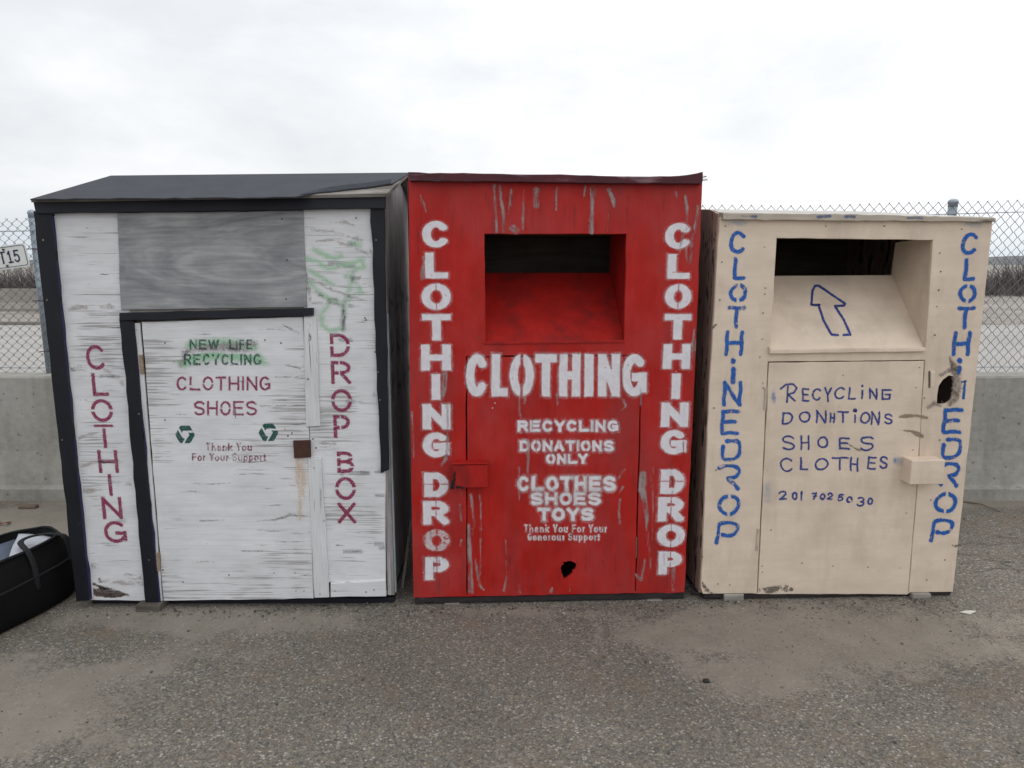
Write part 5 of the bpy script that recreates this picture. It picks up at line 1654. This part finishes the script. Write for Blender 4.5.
# ------------------------------------------------------------------ small things on the ground
bm = bmesh.new()
p = gnd(968, 614)
vv = [bm.verts.new((p.x + x, p.y + y, z)) for x, y, z in ((-.04, 0, .010), (0.0, -.012, .006), (.042, .004, .012), (.012, .008, .015), (-.018, .006, .013))]
bm.faces.new(vv)
o = bm_obj('paper_scrap', bm, plain('pale scrap', (0.60, 0.57, 0.50), 0.6, 0.1))
sol = o.modifiers.new('thickness', 'SOLIDIFY')
sol.thickness = 0.003
tag(o, 'small pale paper scrap lying on the asphalt right of the beige bin', 'litter')
bm = bmesh.new()
a_, b_ = gnd(966, 502, .008), gnd(1001, 512, .008)
add_tube(bm, [a_ + Vector((-.1, .03, .01)), a_, (a_ + b_) / 2 + Vector((0, .02, .012)), b_], [.006, .005, .004, .002], 5)
tag(bm_obj('stick', bm, M['stick']), 'thin dry stick on the ground right of the beige bin', 'stick')
bm = bmesh.new()
a_, b_ = gnd(20, 506.5, .015), gnd(37, 506.5, .015)
add_box(bm, a_.x, b_.x, a_.y - .02, a_.y + .02, .005, .025, .003)
tag(bm_obj('wood_scrap', bm, M['stick']), 'dark scrap of wood at the foot of the barrier, left of the white bin', 'litter')
bm = bmesh.new()
p = gnd(4, 526)
for k in range(6):
    c = Vector((p.x + random.uniform(-.06, .06), p.y + random.uniform(-.03, .03), .008))
    ang = random.uniform(0, 6)
    u = Vector((math.cos(ang), math.sin(ang), .1)) * random.uniform(.015, .03)
    v = Vector((-math.sin(ang), math.cos(ang), .3)) * random.uniform(.008, .014)
    m0, m1, m2, m3 = (bm.verts.new(c + q + Vector((0, 0, .008 * (k % 3)))) for q in (-u, -v, u, v))
    bm.faces.new((m0, m1, m2, m3))
tag(bm_obj('dead_leaves', bm, M['leaf']), 'few red brown dead leaves on the sand behind the black bag', kind='stuff')
bm = bmesh.new()  # a little litter, thickened with dark flakes to deepen the shade under the bins
for k in range(260):
    x = random.uniform(-2.0, 2.1)
    y = 3.05 + 0.03 * x + random.gauss(-0.015, 0.03)
    ang = random.uniform(0, 6.28)
    L_ = random.uniform(.003, .011)
    u = Vector((math.cos(ang), math.sin(ang), random.uniform(-.2, .3))) * L_
    v = Vector((-math.sin(ang), math.cos(ang), random.uniform(-.2, .4))) * L_ * random.uniform(.25, .6)
    c = Vector((x, y, .0055 + L_ * .35))
    bm.faces.new([bm.verts.new(c + q) for q in (-u, -v, u, v + Vector((0, 0, L_ * .3)))])
tag(bm_obj('litter_shade', bm, plain('darkening leaf litter', (0.07, 0.055, 0.043), 0.9, 0.6, 90)), 'crumbs of darkening leaf litter along the feet of the bins, extra ones added to deepen the shade', kind='stuff')
bm = bmesh.new()
p = gnd(706, 683)
bmesh.ops.create_icosphere(bm, subdivisions=2, radius=0.011)
for v in bm.verts:
    v.co = Vector((v.co.x * 1.2 + p.x, v.co.y + p.y, v.co.z * .7 + .010)) + Vector((random.gauss(0, .0008), random.gauss(0, .0008), 0))
tag(bm_obj('dark_stone', bm, M['cable'], None, True), 'lone dark pebble on the asphalt in front of the gap beside the red bin', 'stone')

# loose grit
ico = bmesh.new()
bmesh.ops.create_icosphere(ico, subdivisions=1, radius=1)
iv = np.array([v.co[:] for v in ico.verts])
jf = [[v.index for v in f.verts] for f in ico.faces]
ico.free()
NP = 9000
vs = np.zeros((NP, 12, 3))
xs = rng.uniform(-2.6, 3.4, NP)
ys = 1.85 + 2.6 * rng.beta(1.0, 1.5, NP)
ys[:2200] = rng.normal(3.0, 0.06, 2200)
sz = np.clip(rng.lognormal(math.log(0.0021), 0.45, NP), 0.001, 0.009)
for i in range(NP):
    ang = rng.uniform(0, 6.28)
    q = iv * np.array((rng.uniform(.8, 1.5), rng.uniform(.7, 1.1), rng.uniform(.45, .8))) * sz[i] * rng.uniform(.8, 1.2, (12, 1))
    ca, sa = math.cos(ang), math.sin(ang)
    vs[i, :, 0] = q[:, 0] * ca - q[:, 1] * sa + xs[i]
    vs[i, :, 1] = q[:, 0] * sa + q[:, 1] * ca + ys[i]
    vs[i, :, 2] = q[:, 2] + 0.004 + sz[i] * .25
fs = (np.array(jf)[None] + 12 * np.arange(NP)[:, None, None]).reshape(-1, 3)
me = bpy.data.meshes.new('gravel')
me.from_pydata(vs.reshape(-1, 3).tolist(), [], fs.tolist())
def pebble_mat():
    m, t, b = new_mat('loose grit', 0.85, 0.25)
    g = nd(t, 'ShaderNodeNewGeometry')
    c = ramp(t, g.outputs['Random Per Island'], [(0, (0.07, 0.066, 0.062)), (0.4, (0.16, 0.15, 0.138)), (0.8, (0.26, 0.24, 0.215)), (1, (0.44, 0.41, 0.37))])
    t.links.new(c, b.inputs['Base Color'])
    return m


tag(link('gravel', me, pebble_mat()), 'fine loose grit scattered over the asphalt', kind='stuff')
